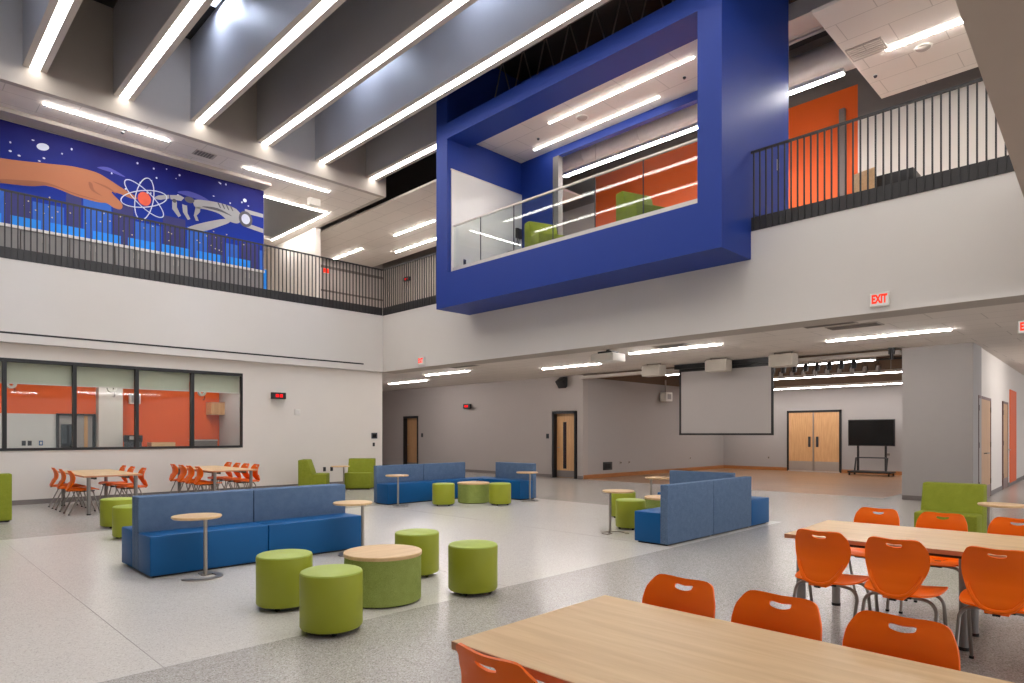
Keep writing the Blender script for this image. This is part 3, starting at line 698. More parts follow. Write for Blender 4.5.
# ------------------------------------------------------------------ services above: ducts, pipes, joists
def duct(label, x, z, r, y0=3.0, y1=12.05, square=False):
    o = thing('air_duct', label, 'duct', (x, (y0 + y1) / 2, z)); h = (y1 - y0) / 2
    if square: B(-r, -h, -r * .6, r, h, r * .6, 0.01).build('duct_body', M_duct, o)
    else: MB().cyl((0, -h, 0), (0, h, 0), r, 24).build('duct_body', M_duct, o)
    for i in range(5):
        y = -h + (i + .5) * 2 * h / 5
        if square: B(-r - .02, y - .02, -r * .6 - .02, r + .02, y + .02, r * .6 + .02).build('flange', M_duct, o)
        else: MB().cyl((0, y - .02, 0), (0, y + .02, 0), r + 0.02, 24).build('flange', M_duct, o)
        MB().cyl((0, y, r * .6), (0, y, ZR - z), 0.012, 6).build('hanger', M_ductdark, o)
duct('flat rectangular duct nearest the blue side wall', 12.8, 9.55, 0.28, square=True)
duct('round grey duct above the long hanging corridor light', 14.1, 9.2, 0.32)
for i, (x, z) in enumerate(((13.35, 9.55), (13.5, 9.55), (12.55, 10.1))):
    o = thing('ceiling_pipe', ('thin grey pipe between the ducts, nearer one', 'thin grey pipe between the ducts, farther one', 'thin grey pipe beside the top of the blue side wall')[i], 'pipe', (x, 7.5, z), 0, 'pipes above the corridor')
    MB().cyl((0, -4.4, 0), (0, 4.5, 0), 0.045, 12).build('pipe_run', M_duct, o)
    for y in (-3, 0, 3): MB().cyl((0, y, 0.03), (0, y, ZR - z), 0.008, 6).build('hanger', M_ductdark, o)
def joist(label, x, y0, y1, zb=9.7):
    o = thing('roof_joist', label, 'roof joist', (x, (y0 + y1) / 2, zb), 0, 'open web roof joists')
    h = (y1 - y0) / 2; H = ZR - 0.02 - zb
    B(-0.05, -h, 0, 0.05, h, 0.06).build('bottom_chord', M_ductdark, o); B(-0.05, -h, H - .06, 0.05, h, H).build('top_chord', M_ductdark, o)
    w = MB(); n = max(3, int(2 * h / 0.7)); st_ = 2 * h / n
    for i in range(n):
        w.cyl((0, -h + i * st_, 0.03), (0, -h + (i + .5) * st_, H - .03), 0.018, 6); w.cyl((0, -h + (i + .5) * st_, H - .03), (0, -h + (i + 1) * st_, 0.03), 0.018, 6)
    w.build('web', M_ductdark, o)
joist('dark open web joist above the blue frame', 11.2, Y0i, Y1i, 9.6)
joist('dark open web joist beside the blue box top, left side', 11.05, 12.45, 20, 9.5)
cv = thing('conduit_box', 'grey conduit bracket in the gap between two left baffles', 'conduit', (5.05, 13.2, 10.3))
B(-0.28, -0.35, 0.3, 0.28, 0.35, 0.36).build('tray', M_duct, cv); MB().cyl((0, -0.3, 0.15), (0, 0.3, 0.15), 0.08, 14).build('lamp_tube', M_whitebox, cv)
MB().box(-0.28, -0.35, 0, -0.25, 0.35, 0.3).box(0.25, -0.35, 0, 0.28, 0.35, 0.3).build('bracket', M_alu, cv)

# ------------------------------------------------------------------ stage equipment
ps = thing('projection_screen', 'lowered projection screen with black border at the stage opening', 'projection screen', (15.75, 7.95, 1.42))
B(-0.006, -1.24, 0.05, 0.006, 1.24, 1.72).build('screen_fabric', M_screen, ps)
q = MB(); q.box(-0.012, -1.3, 0, 0.01, 1.3, 0.05); q.box(-0.01, -1.3, 0.05, 0.008, -1.24, 1.84); q.box(-0.01, 1.24, 0.05, 0.008, 1.3, 1.84); q.box(-0.01, -1.24, 1.72, 0.008, 1.24, 1.84); q.build('border', M_black, ps)
B(-0.1, -1.4, 1.8, 0.1, 1.4, 1.92).build('roller_case', M_black, ps)
for i, (y, lab) in enumerate(((9.65, 'beige hanging loudspeaker left of the projection screen'), (7.77, 'beige hanging loudspeaker above the middle of the screen'), (6.15, 'beige hanging loudspeaker right of the projection screen'))):
    o = thing('ceiling_loudspeaker', lab, 'loudspeaker', (15.1, y, 3.14), 0, 'hanging loudspeakers at the stage opening')
    B(-0.17, -0.28, -0.12, 0.17, 0.28, 0.17, 0.012).build('cabinet', M_casing, o); B(-0.178, -0.25, -0.1, -0.17, 0.25, 0.15).build('grille', mat('beige speaker grille', (176, 168, 155), 0.8, bump=0.3, bscale=500), o)
    for s in (-1, 1): MB().cyl((0, s * 0.2, 0.17), (0, s * 0.2, 0.25), 0.012, 8).build('bracket', M_black, o)
pj = thing('projector', 'white ceiling projector hanging under the balcony', 'projector', (11.72, 8.68, 3.15))
MB().box(-0.24, -0.31, -0.09, 0.24, 0.31, 0.09, 0.03).build('body', M_whitebox, pj); MB().cyl((0.22, -0.12, 0), (0.3, -0.12, 0), 0.06, 20).build('lens', M_dglass, pj)
MB().box(-0.14, -0.18, 0.09, 0.14, 0.18, 0.14).cyl((0, 0, 0.14), (0, 0, 0.23), 0.04, 12).build('mount', M_black, pj)
nth = ('first', 'second', 'third', 'fourth', 'fifth', 'sixth', 'seventh', 'eighth', 'ninth')
def spot(label, x, y, z, group, m):
    o = thing('stage_spotlight', label, 'spotlight', (x, y, z), 0, group)
    MB().lathe([(0.0, -0.11), (0.055, -0.11), (0.06, 0.02), (0.04, 0.09), (0, 0.1)], n=16).build('can', m, o)
    MB().tube([(0, -0.07, -0.02), (0, -0.07, 0.13), (0, 0, 0.16), (0, 0.07, 0.13), (0, 0.07, -0.02)], 0.009, 6).build('yoke', M_black, o)
    MB().cyl((0, 0, 0.16), (0, 0, 0.24), 0.012, 8).build('clamp', M_black, o)
for i in range(9):
    spot('black stage spotlight on the front pipe, %s from the right' % nth[i], 17.0, 5.21 + i * 0.285, 3.16, 'stage spotlights on the front pipe', M_black)
for i in range(9):
    spot('silver stage spotlight on the rear pipe, %s from the right' % nth[i], 20.0, 5.5 + i * 0.34, 3.27, 'stage spotlights on the rear pipe', M_duct)
for x, y, z, lab in ((17.0, 6.6, 3.42, 'black pipe carrying the front row of stage spotlights'), (20.0, 7.0, 3.53, 'black pipe carrying the rear row of stage spotlights')):
    pp = thing('lighting_pipe', lab, 'pipe', (x, y, z), 0, 'stage lighting pipes')
    MB().cyl((0, -2.2, 0), (0, 2.4, 0), 0.025, 12).build('pipe_run', M_black, pp)
    for yy in (-1.9, 0, 1.9): MB().cyl((0, yy, 0.02), (0, yy, 4.3 - z), 0.01, 6).build('hanger', M_black, pp)
ts = thing('wall_loudspeaker', 'white loudspeaker on the left stage wall', 'loudspeaker', (20.9, 12.85, 2.82))
B(-0.22, -0.16, -0.16, 0.22, 0.1, 0.17, 0.01).build('cabinet', M_whitebox, ts); B(-0.12, -0.168, -0.09, 0.12, -0.16, 0.1).build('grille', M_column, ts); MB().cyl((0, 0.0, 0.17), (0, 0.0, 0.62), 0.03, 10).build('bracket', M_column, ts)
bs_ = thing('corner_loudspeaker', 'black wedge loudspeaker high on the grey wall', 'loudspeaker', (15.96, 13.72, 3.18))
MB().prism([(-0.1, -0.02), (0.16, 0.15), (0.16, -0.18), (0.08, -0.24)], -0.16, 0.16, 'y', 0.01).build('cabinet', M_black, bs_); B(0.16, -0.05, -0.06, 0.24, 0.05, 0.06).build('bracket', M_black, bs_)
cam_ = thing('hanging_microphone', 'small black hanging device at the right end of the stage opening', 'microphone', (15.95, 4.12, 3.33))
MB().cyl((0, 0, -0.24), (0, 0, 0.0), 0.035, 12).build('body', M_black, cam_); MB().box(-0.03, -0.06, -0.12, 0.03, 0.06, 0.02).build('clamp', M_black, cam_)
tv = thing('display_cart', 'black flat display on a rolling stand on the stage', 'display', (24.8, 7.04, 0))
B(-0.04, -0.74, 1.03, 0.04, 0.74, 1.96, 0.008).build('bezel', M_black, tv); B(-0.046, -0.71, 1.06, -0.04, 0.71, 1.93).build('screen', M_tvglass, tv)
for s in (-1, 1):
    B(0.03, s * 0.44 - 0.03, 0.14, 0.09, s * 0.44 + 0.03, 1.6).build('post', M_black, tv)
    MB().prism([(-0.16, 0.14), (0.03, 0.62), (0.06, 0.62), (-0.1, 0.14)], s * 0.5 - 0.02, s * 0.5 + 0.02, 'y').build('brace', M_black, tv)
    for q_ in (-1, 1): MB().cyl((q_ * 0.28, s * 0.62 - 0.02, 0.045), (q_ * 0.28, s * 0.62 + 0.02, 0.045), 0.045, 14).build('caster', M_rubber, tv)
B(-0.32, -0.68, 0.09, 0.32, 0.68, 0.15, 0.01).build('base', M_black, tv); B(-0.02, -0.46, 0.6, 0.1, 0.46, 0.64).build('shelf', M_plate, tv)

# ------------------------------------------------------------------ wall fittings
def plate(name, label, cat, loc, face, w, h, m, extra=None, mi=None):
    """face: '-x' on grey wall, '-y' on left wall"""
    o = thing(name, label, cat, loc, 0 if face == '-y' else -PI / 2)
    B(-w / 2, -0.014, -h / 2, w / 2, 0, h / 2, 0.003).build('plate', m, o)
    if extra: B(-w * 0.3, -0.02, -h * 0.28, w * 0.3, -0.014, h * 0.28).build(extra, mi or M_black, o)
    return o
plate('control_panel', 'dark control panel on the white wall near its right end', 'control panel', (10.62, YW, 1.40), '-y', 0.2, 0.17, M_plate, 'screen', M_tvglass)
plate('light_switch', 'small dark switch below the control panel on the white wall', 'switch', (10.6, YW, 1.14), '-y', 0.07, 0.11, M_plate, 'rocker')
plate('thermostat', 'pale square sensor on the white wall below the red clock', 'thermostat', (8.2, YW, 2.04), '-y', 0.16, 0.16, M_whitebox, 'sensor_face', M_fascia)
plate('wall_outlet', 'dark outlet low on the white wall beside the green chair, left of two', 'outlet', (9.0, YW, 0.47), '-y', 0.08, 0.12, M_plate, 'socket')
plate('wall_outlet', 'dark outlet low on the white wall beside the green chair, right of two', 'outlet', (9.22, YW, 0.47), '-y', 0.08, 0.12, M_plate, 'socket')
plate('light_switch', 'dark switch right of the dim oak door on the grey wall', 'switch', (XG, 21.45, 1.4), '-x', 0.12, 0.16, M_plate, 'rocker')
plate('light_switch', 'dark switch left of the door with the tall vision panel', 'switch', (XG, 14.5, 1.38), '-x', 0.12, 0.16, M_plate, 'rocker')
plate('return_grille', 'black square grille low on the left stage wall', 'grille', (17.5, 12.98, 0.38), '-y', 0.5, 0.27, M_black, 'louver', M_rubber)
plate('wall_outlet', 'steel outlet beside the black grille on the stage wall, nearer one', 'outlet', (18.25, 12.98, 0.47), '-y', 0.12, 0.1, M_platew, 'socket', M_vent)
plate('wall_outlet', 'steel outlet beside the black grille on the stage wall, farther one', 'outlet', (18.75, 12.98, 0.47), '-y', 0.08, 0.1, M_platew, 'socket', M_vent)
plate('wall_outlet', 'grey outlet at the far end of the left stage wall', 'outlet', (22.9, 12.98, 0.5), '-y', 0.08, 0.12, M_platew, 'socket', M_vent)
plate('wall_outlet', 'grey outlet on the stage back wall left of the double door', 'outlet', (XD, 11.05, 0.5), '-x', 0.08, 0.12, M_platew, 'socket', M_vent)
plate('wall_outlet', 'grey outlet behind the display cart on the stage back wall', 'outlet', (XD, 6.75, 0.72), '-x', 0.2, 0.14, M_platew, 'socket', M_vent)
plate('light_switch', 'small white switch on the blue side wall behind the railing', 'switch', (11.9, Y0 - 0.001, 6.42), '-y', 0.08, 0.2, M_whitebox, 'rocker', M_fascia)
plate('wall_outlet', 'dark outlet on the white panel inside the blue box', 'outlet', (10.25, Y1i - 0.03, 5.62), '-y', 0.08, 0.14, M_plate, 'socket')
tp = thing('wall_phone', 'black wall telephone on the panel inside the blue box', 'telephone', (12.1, Y1i - 0.03, 6.72))
MB().box(-0.1, -0.06, -0.13, 0.1, 0, 0.13, 0.01).build('body', M_black, tp); MB().box(-0.09, -0.1, -0.12, -0.04, -0.06, 0.12, 0.015).build('handset', M_rubber, tp); MB().tube([(-0.07, -0.07, -0.12), (-0.1, -0.05, -0.3), (-0.02, -0.03, -0.34), (0.03, -0.02, -0.13)], 0.01, 6).build('cord', M_black, tp)
def clock(label, loc, rz):
    o = thing('digital_clock', label, 'clock', loc, rz)
    B(-0.19, -0.2, -0.085, 0.19, -0.1, 0.085, 0.01).build('case', M_black, o); B(-0.05, -0.1, -0.03, 0.05, 0, 0.03).build('bracket', M_black, o)
    q = MB()
    for s in (-0.055, 0.055): q.box(s - 0.04, -0.206, -0.04, s + 0.04, -0.2, 0.04)
    q.build('digits', E_red, o)
clock('black digital clock with red digits on the white wall right of the window', (7.6, YW, 2.45), 0)
clock('black digital clock with red digits high on the grey wall', (XG, 18.45, 2.5), -PI / 2)
clock('black digital clock with red digits seen through the upper railing', (XU, 21.9, 7.85), -PI / 2)
a2 = math.radians(2.0)
clock('black clock bracket on the far corridor wall at right', (XG + 11.0 * math.cos(a2), 2.68 + 11 * math.sin(a2), 2.6), a2)
def exit_sign(label, loc, rz, w=0.27, h=0.21, hang=False):
    o = thing('exit_sign', label, 'exit sign', loc, rz)
    B(-w / 2, -0.045, -h / 2, w / 2, 0, h / 2, 0.006).build('housing', M_whitebox, o)
    B(-w / 2 + 0.012, -0.048, -h / 2 + 0.012, w / 2 - 0.012, -0.045, h / 2 - 0.012).build('face', E_face, o)
    cu = bpy.data.curves.new('lettering', 'FONT'); cu.body = 'EXIT'; cu.align_x = 'CENTER'; cu.align_y = 'CENTER'; cu.size = 0.165; cu.extrude = 0.001; cu.offset = 0.009
    cu.materials.append(E_sign)
    t0 = bpy.data.objects.new('text_source', cu); C.objects.link(t0); bpy.context.view_layer.update()
    me = bpy.data.meshes.new_from_object(t0.evaluated_get(bpy.context.evaluated_depsgraph_get())); bpy.data.objects.remove(t0)
    me.name = 'lettering'; t_ = bpy.data.objects.new('lettering', me); C.objects.link(t_); t_.parent = o; t_.location = (0, -0.05, 0.0); t_.rotation_euler = (PI / 2, 0, 0); t_.scale = (0.62, 1.05, 1)
    if hang: MB().cyl((0, -0.02, h / 2), (0, -0.02, h / 2 + 0.06), 0.012, 8).build('stem', M_whitebox, o)
exit_sign('lit EXIT sign on the white fascia above the stage opening', (XB, 2.94, 3.475), -PI / 2)
exit_sign('lit EXIT sign on the white fascia near the left corner', (XB, 14.3, 3.46), -PI / 2)
exit_sign('lit EXIT sign hanging in the corridor at the right edge', (13.3, 1.46, 3.19), -PI / 2, hang=True)
o = thing('exit_sign', 'small red lit sign seen through the railing left of the blue box', 'exit sign', (13.15, 23.86, 8.08)); B(-0.13, -0.04, -0.1, 0.13, 0, 0.1).build('housing', M_whitebox, o); B(-0.12, -0.045, -0.09, 0.12, -0.04, 0.09).build('face', E_sign, o)
def vent(label, loc, w=0.55, d=0.55, lm=None):
    o = thing('ceiling_vent', label, 'ceiling vent', loc, 0, 'ceiling vents')
    B(-w / 2, -d / 2, -0.012, w / 2, d / 2, 0.004).build('frame', M_plaster, o)
    q = MB()
    for i in range(6): q.box(-w / 2 + .04 + i * (w - .08) / 6, -d / 2 + .03, -0.02, -w / 2 + .04 + (i + .6) * (w - .08) / 6, d / 2 - .03, -0.006)
    q.build('louver', lm or M_vent, o)
vent('dark louvred vent in the soffit below the large exit sign, nearer one', (11.7, 4.0, ZC), 0.4, 0.85)
vent('dark louvred vent in the soffit below the large exit sign, farther one', (12.25, 3.75, ZC), 0.4, 0.85)
vent('louvred vent in the soffit near the left corner', (11.75, 13.7, ZC), 0.4, 1.0)
vent('louvred vent in the soffit behind the projector', (12.2, 7.35, ZC), 0.35, 0.8)
vent('dark air vent in the ceiling above the mural', (6.0, 16.95, ZT), 0.5, 0.35)
vent('pale square diffuser above the right railing', (12.95, 3.75, ZT), 0.5, 0.6, M_tile_low)
def dome(label, loc, r=0.05):
    o = thing('smoke_detector', label, 'detector', loc); MB().lathe([(0, -0.05), (r * .7, -0.045), (r, -0.02), (r, 0.005)], n=20).build('cap', M_plate if r < .06 else M_plaster, o)
    MB().lathe([(r * .7, -0.02), (r * 1.25, -0.008), (r * 1.25, 0.005)], n=20).build('base_ring', M_whitebox, o)
dome('small dark sprinkler above the pointing tan hand', (4.2, 17.05, ZT), 0.035)
dome('small dark sprinkler near the back of the blue box ceiling', (11.5, 10.6, 8.63), 0.035)
dome('small dark sprinkler near the front right of the blue box ceiling', (11.6, 6.7, 8.63), 0.035)
dome('round speaker disc in the blue box ceiling', (11.45, 9.2, 8.63), 0.12)
dome('small dark sprinkler in the tile ceiling above the right railing', (14.0, 3.9, ZT), 0.035)
dome('round speaker disc in the tile ceiling above the right railing', (13.6, 3.0, ZT), 0.12)
wbx = thing('access_point', 'white box under the balcony ceiling above the mural end', 'access point', (9.45, 17.85, ZT - 0.1)); B(-0.17, -0.1, -0.12, 0.17, 0.1, 0.1, 0.015).build('body', M_whitebox, wbx); B(-0.04, -0.04, 0.08, 0.04, 0.04, 0.1).build('mount', M_steel, wbx)

# ------------------------------------------------------------------ upper level furniture seen through glass and railings
bk = thing('console_table', 'black low console seen through the right railing', 'table', (13.0, 3.32, ZF + 0.0))
B(-0.25, -0.36, 0.66, 0.25, 0.36, 0.86, 0.01).build('top', M_black, bk)
for sx in (-1, 1):
    for sy in (-1, 1): B(sx * .21 - .025, sy * .31 - .025, 0, sx * .21 + .025, sy * .31 + .025, 0.66).build('leg', M_black, bk)
wc = thing('wooden_chair', 'pale wooden chair behind the right railing beside the orange wall', 'chair', (12.4, 3.75, ZF), -0.3)
B(-0.22, -0.22, 0.42, 0.22, 0.22, 0.46, 0.01).build('seat', M_topx, wc); B(0.18, -0.22, 0.46, 0.22, 0.22, 0.95, 0.01).build('backrest', M_topx, wc)
for sx in (-1, 1):
    for sy in (-1, 1): B(sx * .19 - .02, sy * .19 - .02, 0, sx * .19 + .02, sy * .19 + .02, 0.42).build('leg', M_topx, wc)
bn = thing('round_ottoman', 'grey round ottoman behind the glass in the blue box', 'ottoman', (11.7, 11.45, 5.285))
MB().lathe([(0, 0.02), (0.33, 0.02), (0.35, 0.05), (0.35, 0.72), (0.33, 0.76), (0, 0.76)]).build('body', heather('grey ottoman fabric', (112, 112, 112), (140, 140, 138)), bn); MB().lathe([(0, 0), (0.3, 0), (0.3, 0.02), (0, 0.02)]).build('base', M_black, bn)

# ------------------------------------------------------------------ lounge chairs
def make_lounge(label):
    o = thing('lounge_chair', label, 'armchair', (0, 0, 0), 0, 'green lounge chairs')
    q = MB(); q.box(-0.34, -0.02, 0.03, 0.34, 0.34, 0.435, 0.025, 3); q.build('seat', M_lounge, o)
    MB().prism([(-0.34, 0.03), (0.0, 0.03), (0.0, 0.435), (-0.12, 0.795), (-0.34, 0.795)], -0.34, 0.34, 'x', 0.018, 3).build('backrest', M_lounge, o)
    q = MB(); q.box(-0.31, -0.31, 0.008, 0.31, 0.3, 0.03); q.build('base', M_black, o)
    for sx in (-1, 1):
        for sy in (-1, 1): MB().cyl((sx * .28, sy * .27, 0), (sx * .28, sy * .27, 0.01), 0.025, 10).build('foot', M_rubber, o)
    return o
DIR = Vector((1, 1)) / math.sqrt(2)
lg = make_lounge('green lounge chair facing the room left of the blue corner sofa')
lg.location = (9.25, 14.95, 0); lg.rotation_euler = (0, 0, math.radians(135))
dup(lg, (8.09, 15.26, 0), math.radians(-127), 'green lounge chair turned sideways under the red clock')
dup(lg, (1.34, 13.67, 0), 0, 'green lounge chair cut off by the left edge of the photo')
dup(lg, (10.0, 1.90, 0), math.radians(90), 'green lounge chair beyond the orange chairs at right')
dup(lg, (10.42, 9.4, 5.285), math.radians(160), 'green lounge chair behind the glass in the blue box, left one')
dup(lg, (10.42, 6.95, 5.285), math.radians(160), 'green lounge chair behind the glass in the blue box, right one')

# ------------------------------------------------------------------ bench sofas
def make_bench(label, group='blue bench sofas'):
    """1.22 m module: faces -y, origin at its front left floor corner"""
    o = thing('bench_sofa', label, 'sofa', (0, 0, 0), 0, group)
    B(0.004, 0.0, 0.02, 1.216, 0.4, 0.42, 0.014, 3).build('seat', M_vinyl, o)
    B(0.004, 0.4, 0.02, 1.216, 0.515, 0.79, 0.012, 3).build('backrest', M_panel, o)
    B(0.04, 0.04, 0.0, 1.18, 0.48, 0.022).build('base', M_black, o)
    return o
s0 = make_bench('blue bench sofa facing the viewer behind the front round side table'); s0.location = (1.99, 7.11, 0)
dup(s0, (3.21, 7.11, 0), 0, 'blue bench sofa facing the viewer, right half of the nearest sofa')
dup(s0, (4.43, 8.14, 0), PI, 'blue bench sofa facing the window, back to back with the nearest sofa, right half')
dup(s0, (3.21, 8.14, 0), PI, 'blue bench sofa facing the window beside two green stools, left half')
dup(s0, (7.47, 11.05, 0), 0, 'left bench module of the far corner sofa behind a round side table')
dup(s0, (8.69, 11.05, 0), 0, 'middle bench module of the far corner sofa behind the green drum')
dup(s0, (10.08, 11.04, 0), -PI / 2, 'end bench module of the far corner sofa nearest the vision panel door')
dup(s0, (8.50, 4.96, 0), PI, 'left bench module of the right sofa, back towards the viewer')
dup(s0, (9.72, 4.96, 0), PI, 'right bench module of the right sofa, back towards the viewer')
dup(s0, (9.9, 6.26, 0), -PI / 2, 'bench module facing left at the far end of the right sofa')
def corner(label, x0, y0, x1, y1):
    o = thing('corner_ottoman', label, 'sofa', ((x0 + x1) / 2, (y0 + y1) / 2, 0), 0, 'blue corner seats')
    a, b = (x1 - x0) / 2, (y1 - y0) / 2
    B(-a, -b, 0.02, a, b, 0.42, 0.014, 3).build('cushion', M_vinyl, o); B(-a + .04, -b + .04, 0, a - .04, b - .04, 0.022).build('base', M_black, o)
corner('backless blue corner seat joining the far corner sofa', 9.915, 11.05, 10.6, 11.57)
corner('backless blue corner seat at the right end of the right sofa', 9.725, 4.445, 10.36, 5.03)

# ------------------------------------------------------------------ stools and drum tables
def make_stool(label):
    o = thing('round_stool', label, 'stool', (0, 0, 0), 0, 'green round stools')
    R = 0.226
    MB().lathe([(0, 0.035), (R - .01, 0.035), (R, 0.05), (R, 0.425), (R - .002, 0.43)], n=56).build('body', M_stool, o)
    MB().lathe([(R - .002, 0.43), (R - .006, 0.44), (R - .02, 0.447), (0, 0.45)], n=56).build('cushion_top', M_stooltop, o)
    MB().lathe([(0, 0.026), (R - .03, 0.026), (R - .03, 0.036), (0, 0.036)], n=32).build('base', M_black, o)
    for i in range(4):
        a = PI / 4 + i * PI / 2; x, y = math.cos(a) * 0.165, math.sin(a) * 0.165
        MB().cyl((x - .012, y, 0.018), (x + .012, y, 0.018), 0.018, 12).build('caster', M_rubber, o)
    return o
S = make_stool('green round stool at the front, cut nearest the orange chairs table')
CAM_H, FX = 1.45, 644.0
stools = [((2.48, 5.188), 'green round stool leftmost of the nearest ring'), ((2.425, 4.314), 'nearest green round stool, in front of the drum table'), ((4.002, 5.387), 'green round stool behind the drum table on its right'),
          ((3.928, 4.435), 'green round stool right of the drum table, apart from the ring'), ((2.748, 11.466), 'green round stool behind the nearest sofa, farther of two'), ((2.608, 10.164), 'green round stool touching the left end of the nearest sofa'),
          ((8.279, 10.25), 'green round stool left of the far drum table'), ((9.154, 9.501), 'green round stool right of the far drum table'), ((8.27, 5.7), 'green round stool at the left end of the right sofa'), ((9.285, 6.565), 'green round stool under the side table by the right sofa')]
for i, ((x, y), lab) in enumerate(stools):
    if i == 0: S.location = (x, y, 0); S['label'] = lab
    else: dup(S, (x, y, 0), 0.4 * i, lab)
def make_drum(label):
    o = thing('drum_table', label, 'table', (0, 0, 0), 0, 'green drum tables with wooden tops')
    R = 0.335
    MB().lathe([(0, 0.012), (R - .01, 0.012), (R - .004, 0.02), (R - .004, 0.395), (0, 0.395)], n=64).build('body', M_drum, o)
    MB().lathe([(0, 0.395), (R, 0.395), (R + .003, 0.40), (R + .003, 0.422), (R - .002, 0.427), (0, 0.427)], n=64).build('tabletop', M_topx, o)
    MB().lathe([(0, 0.0), (R - .03, 0.0), (R - .03, 0.014), (0, 0.014)], n=40).build('base', M_black, o)
    return o
dm = make_drum('green drum table with wooden top in the nearest stool ring'); dm.location = (3.193, 4.792, 0)
dup(dm, (9.087, 10.243, 0), 0.3, 'green drum table with wooden top before the far corner sofa')
dup(dm, (9.2, 5.66, 0), 0.7, 'green drum table with wooden top half hidden by the right sofa')

# ------------------------------------------------------------------ round side tables
def make_side(label):
    """pole at the rim of a crescent foot; local +x is towards the pole"""
    o = thing('side_table', label, 'side table', (0, 0, 0), 0, 'round wooden side tables on poles')
    R = 0.232
    MB().lathe([(0, 0.603), (R - .012, 0.603), (R, 0.614), (R, 0.624), (R - .004, 0.629), (0, 0.629)], n=48).build('tabletop', M_topx, o)
    MB().cyl((0.12, 0, 0.012), (0.12, 0, 0.603), 0.019, 16).build('pole', M_steel, o)
    pts = [(0.04 + 0.17 * math.cos(t), -0.02 + 0.17 * math.sin(t)) for t in [math.radians(-200 + 250 * i / 24) for i in range(25)]]
    out, inn = [], []
    for i, (x, y) in enumerate(pts):
        t = math.radians(-200 + 250 * i / 24); w = 0.034
        out.append((x + math.cos(t) * w, y + math.sin(t) * w)); inn.append((x - math.cos(t) * w, y - math.sin(t) * w))
    MB().prism(out + list(reversed(inn)), 0.0, 0.012, 'z').build('crescent_base', M_steel, o)
    MB().box(0.05, -0.03, 0.588, 0.17, 0.03, 0.604).build('mount_plate', M_steel, o)
    MB().prism([(0.09, -0.03), (0.2, -0.03), (0.2, 0.03), (0.09, 0.03)], 0.0, 0.012, 'z').build('foot_link', M_steel, o)
    return o
V = -PI / 4    # direction to the right in the view
sd = make_side('round wooden side table standing in front of the nearest blue sofa'); sd.location = (2.345, 6.84, 0); sd.rotation_euler = (0, 0, V + 1.3)
sides = [((4.14, 6.86), 'round wooden side table at the right end of the nearest blue sofa', V), ((7.5, 10.76), 'round wooden side table before the left end of the far corner sofa', V + 1.57),
         ((10.08, 9.62), 'round wooden side table at the right end of the far corner sofa', V + 1.0), ((7.73, 5.54), 'round wooden side table above green stools left of the right sofa', V + PI), ((10.58, 6.68), 'round wooden side table behind the right sofa, nearest the stage', V + PI),
         ((9.4, 1.28), 'round wooden side table beside the green chair at the right edge', V + PI - .5), ((8.6, 14.86), 'round wooden side table between the two green lounge chairs at the white wall', V + 1.0)]
for (x, y), lab, rz in sides: dup(sd, (x, y, 0), rz, lab)

# ------------------------------------------------------------------ orange shell chairs
def sheet(outline, hole, step, f, thick):
    """2-D outline (with an optional hole) filled with points, mapped to 3-D by f and given thickness"""
    def ins(p, poly):
        c = False; j = len(poly) - 1
        for i in range(len(poly)):
            if (poly[i][1] > p[1]) != (poly[j][1] > p[1]) and p[0] < (poly[j][0] - poly[i][0]) * (p[1] - poly[i][1]) / (poly[j][1] - poly[i][1]) + poly[i][0]: c = not c
            j = i
        return c
    def near(p, poly, d): return any((p[0] - q[0]) ** 2 + (p[1] - q[1]) ** 2 < d * d for q in poly)
    V2 = [Vector(p) for p in outline]; E = [(i, (i + 1) % len(outline)) for i in range(len(outline))]
    if hole:
        n0 = len(V2); V2 += [Vector(p) for p in hole]; E += [(n0 + i, n0 + (i + 1) % len(hole)) for i in range(len(hole))]
    xs = [p[0] for p in outline]; ys = [p[1] for p in outline]
    y = min(ys) + step / 2
    while y < max(ys):
        x = min(xs) + step / 2
        while x < max(xs):
            p = (x, y)
            if ins(p, outline) and not near(p, outline, step * .6) and not (hole and (ins(p, hole) or near(p, hole, step * .6))): V2.append(Vector(p))
            x += step
        y += step
    vs, es, fs, *_ = delaunay_2d_cdt(V2, E, [], 0, 1e-5)
    bm = bmesh.new()
    tri = []
    for t in fs:
        c = sum((vs[i] for i in t), Vector((0, 0))) / len(t)
        if ins(c, outline) and not (hole and ins(c, hole)): tri.append(t)
    used = sorted({i for t in tri for i in t}); mp = {}
    e = 1e-3
    P, Nn = {}, {}
    for i in used:
        p = vs[i]; a = Vector(f(p.x, p.y))
        du = Vector(f(p.x + e, p.y)) - Vector(f(p.x - e, p.y)); dv = Vector(f(p.x, p.y + e)) - Vector(f(p.x, p.y - e))
        n = du.cross(dv).normalized(); P[i] = a; Nn[i] = n
    A = {i: bm.verts.new(P[i] + Nn[i] * thick / 2) for i in used}; Bv = {i: bm.verts.new(P[i] - Nn[i] * thick / 2) for i in used}
    cnt = {}
    for t in tri:
        bm.faces.new([A[i] for i in t]); bm.faces.new([Bv[i] for i in reversed(t)])
        for k in range(3):
            ed = (t[k], t[(k + 1) % 3]); cnt[ed] = 1
    for (a, b) in list(cnt):
        if (b, a) not in cnt: bm.faces.new((A[b], A[a], Bv[a], Bv[b]))
    bmesh.ops.recalc_face_normals(bm, faces=list(bm.faces))
    mb = MB(); mb.bm.free(); mb.bm = bm
    return mb
def half(pts): return pts + [(-x, y) for x, y in reversed(pts) if abs(x) > 1e-6]
def cat(pts, n=5):
    return smooth(pts, n)
BO = cat(half([(0.0, 0.418), (0.05, 0.425), (0.1, 0.45), (0.14, 0.51), (0.173, 0.59), (0.183, 0.655), (0.176, 0.72), (0.158, 0.76), (0.138, 0.784), (0.10, 0.791), (0.0, 0.786)]), 3)
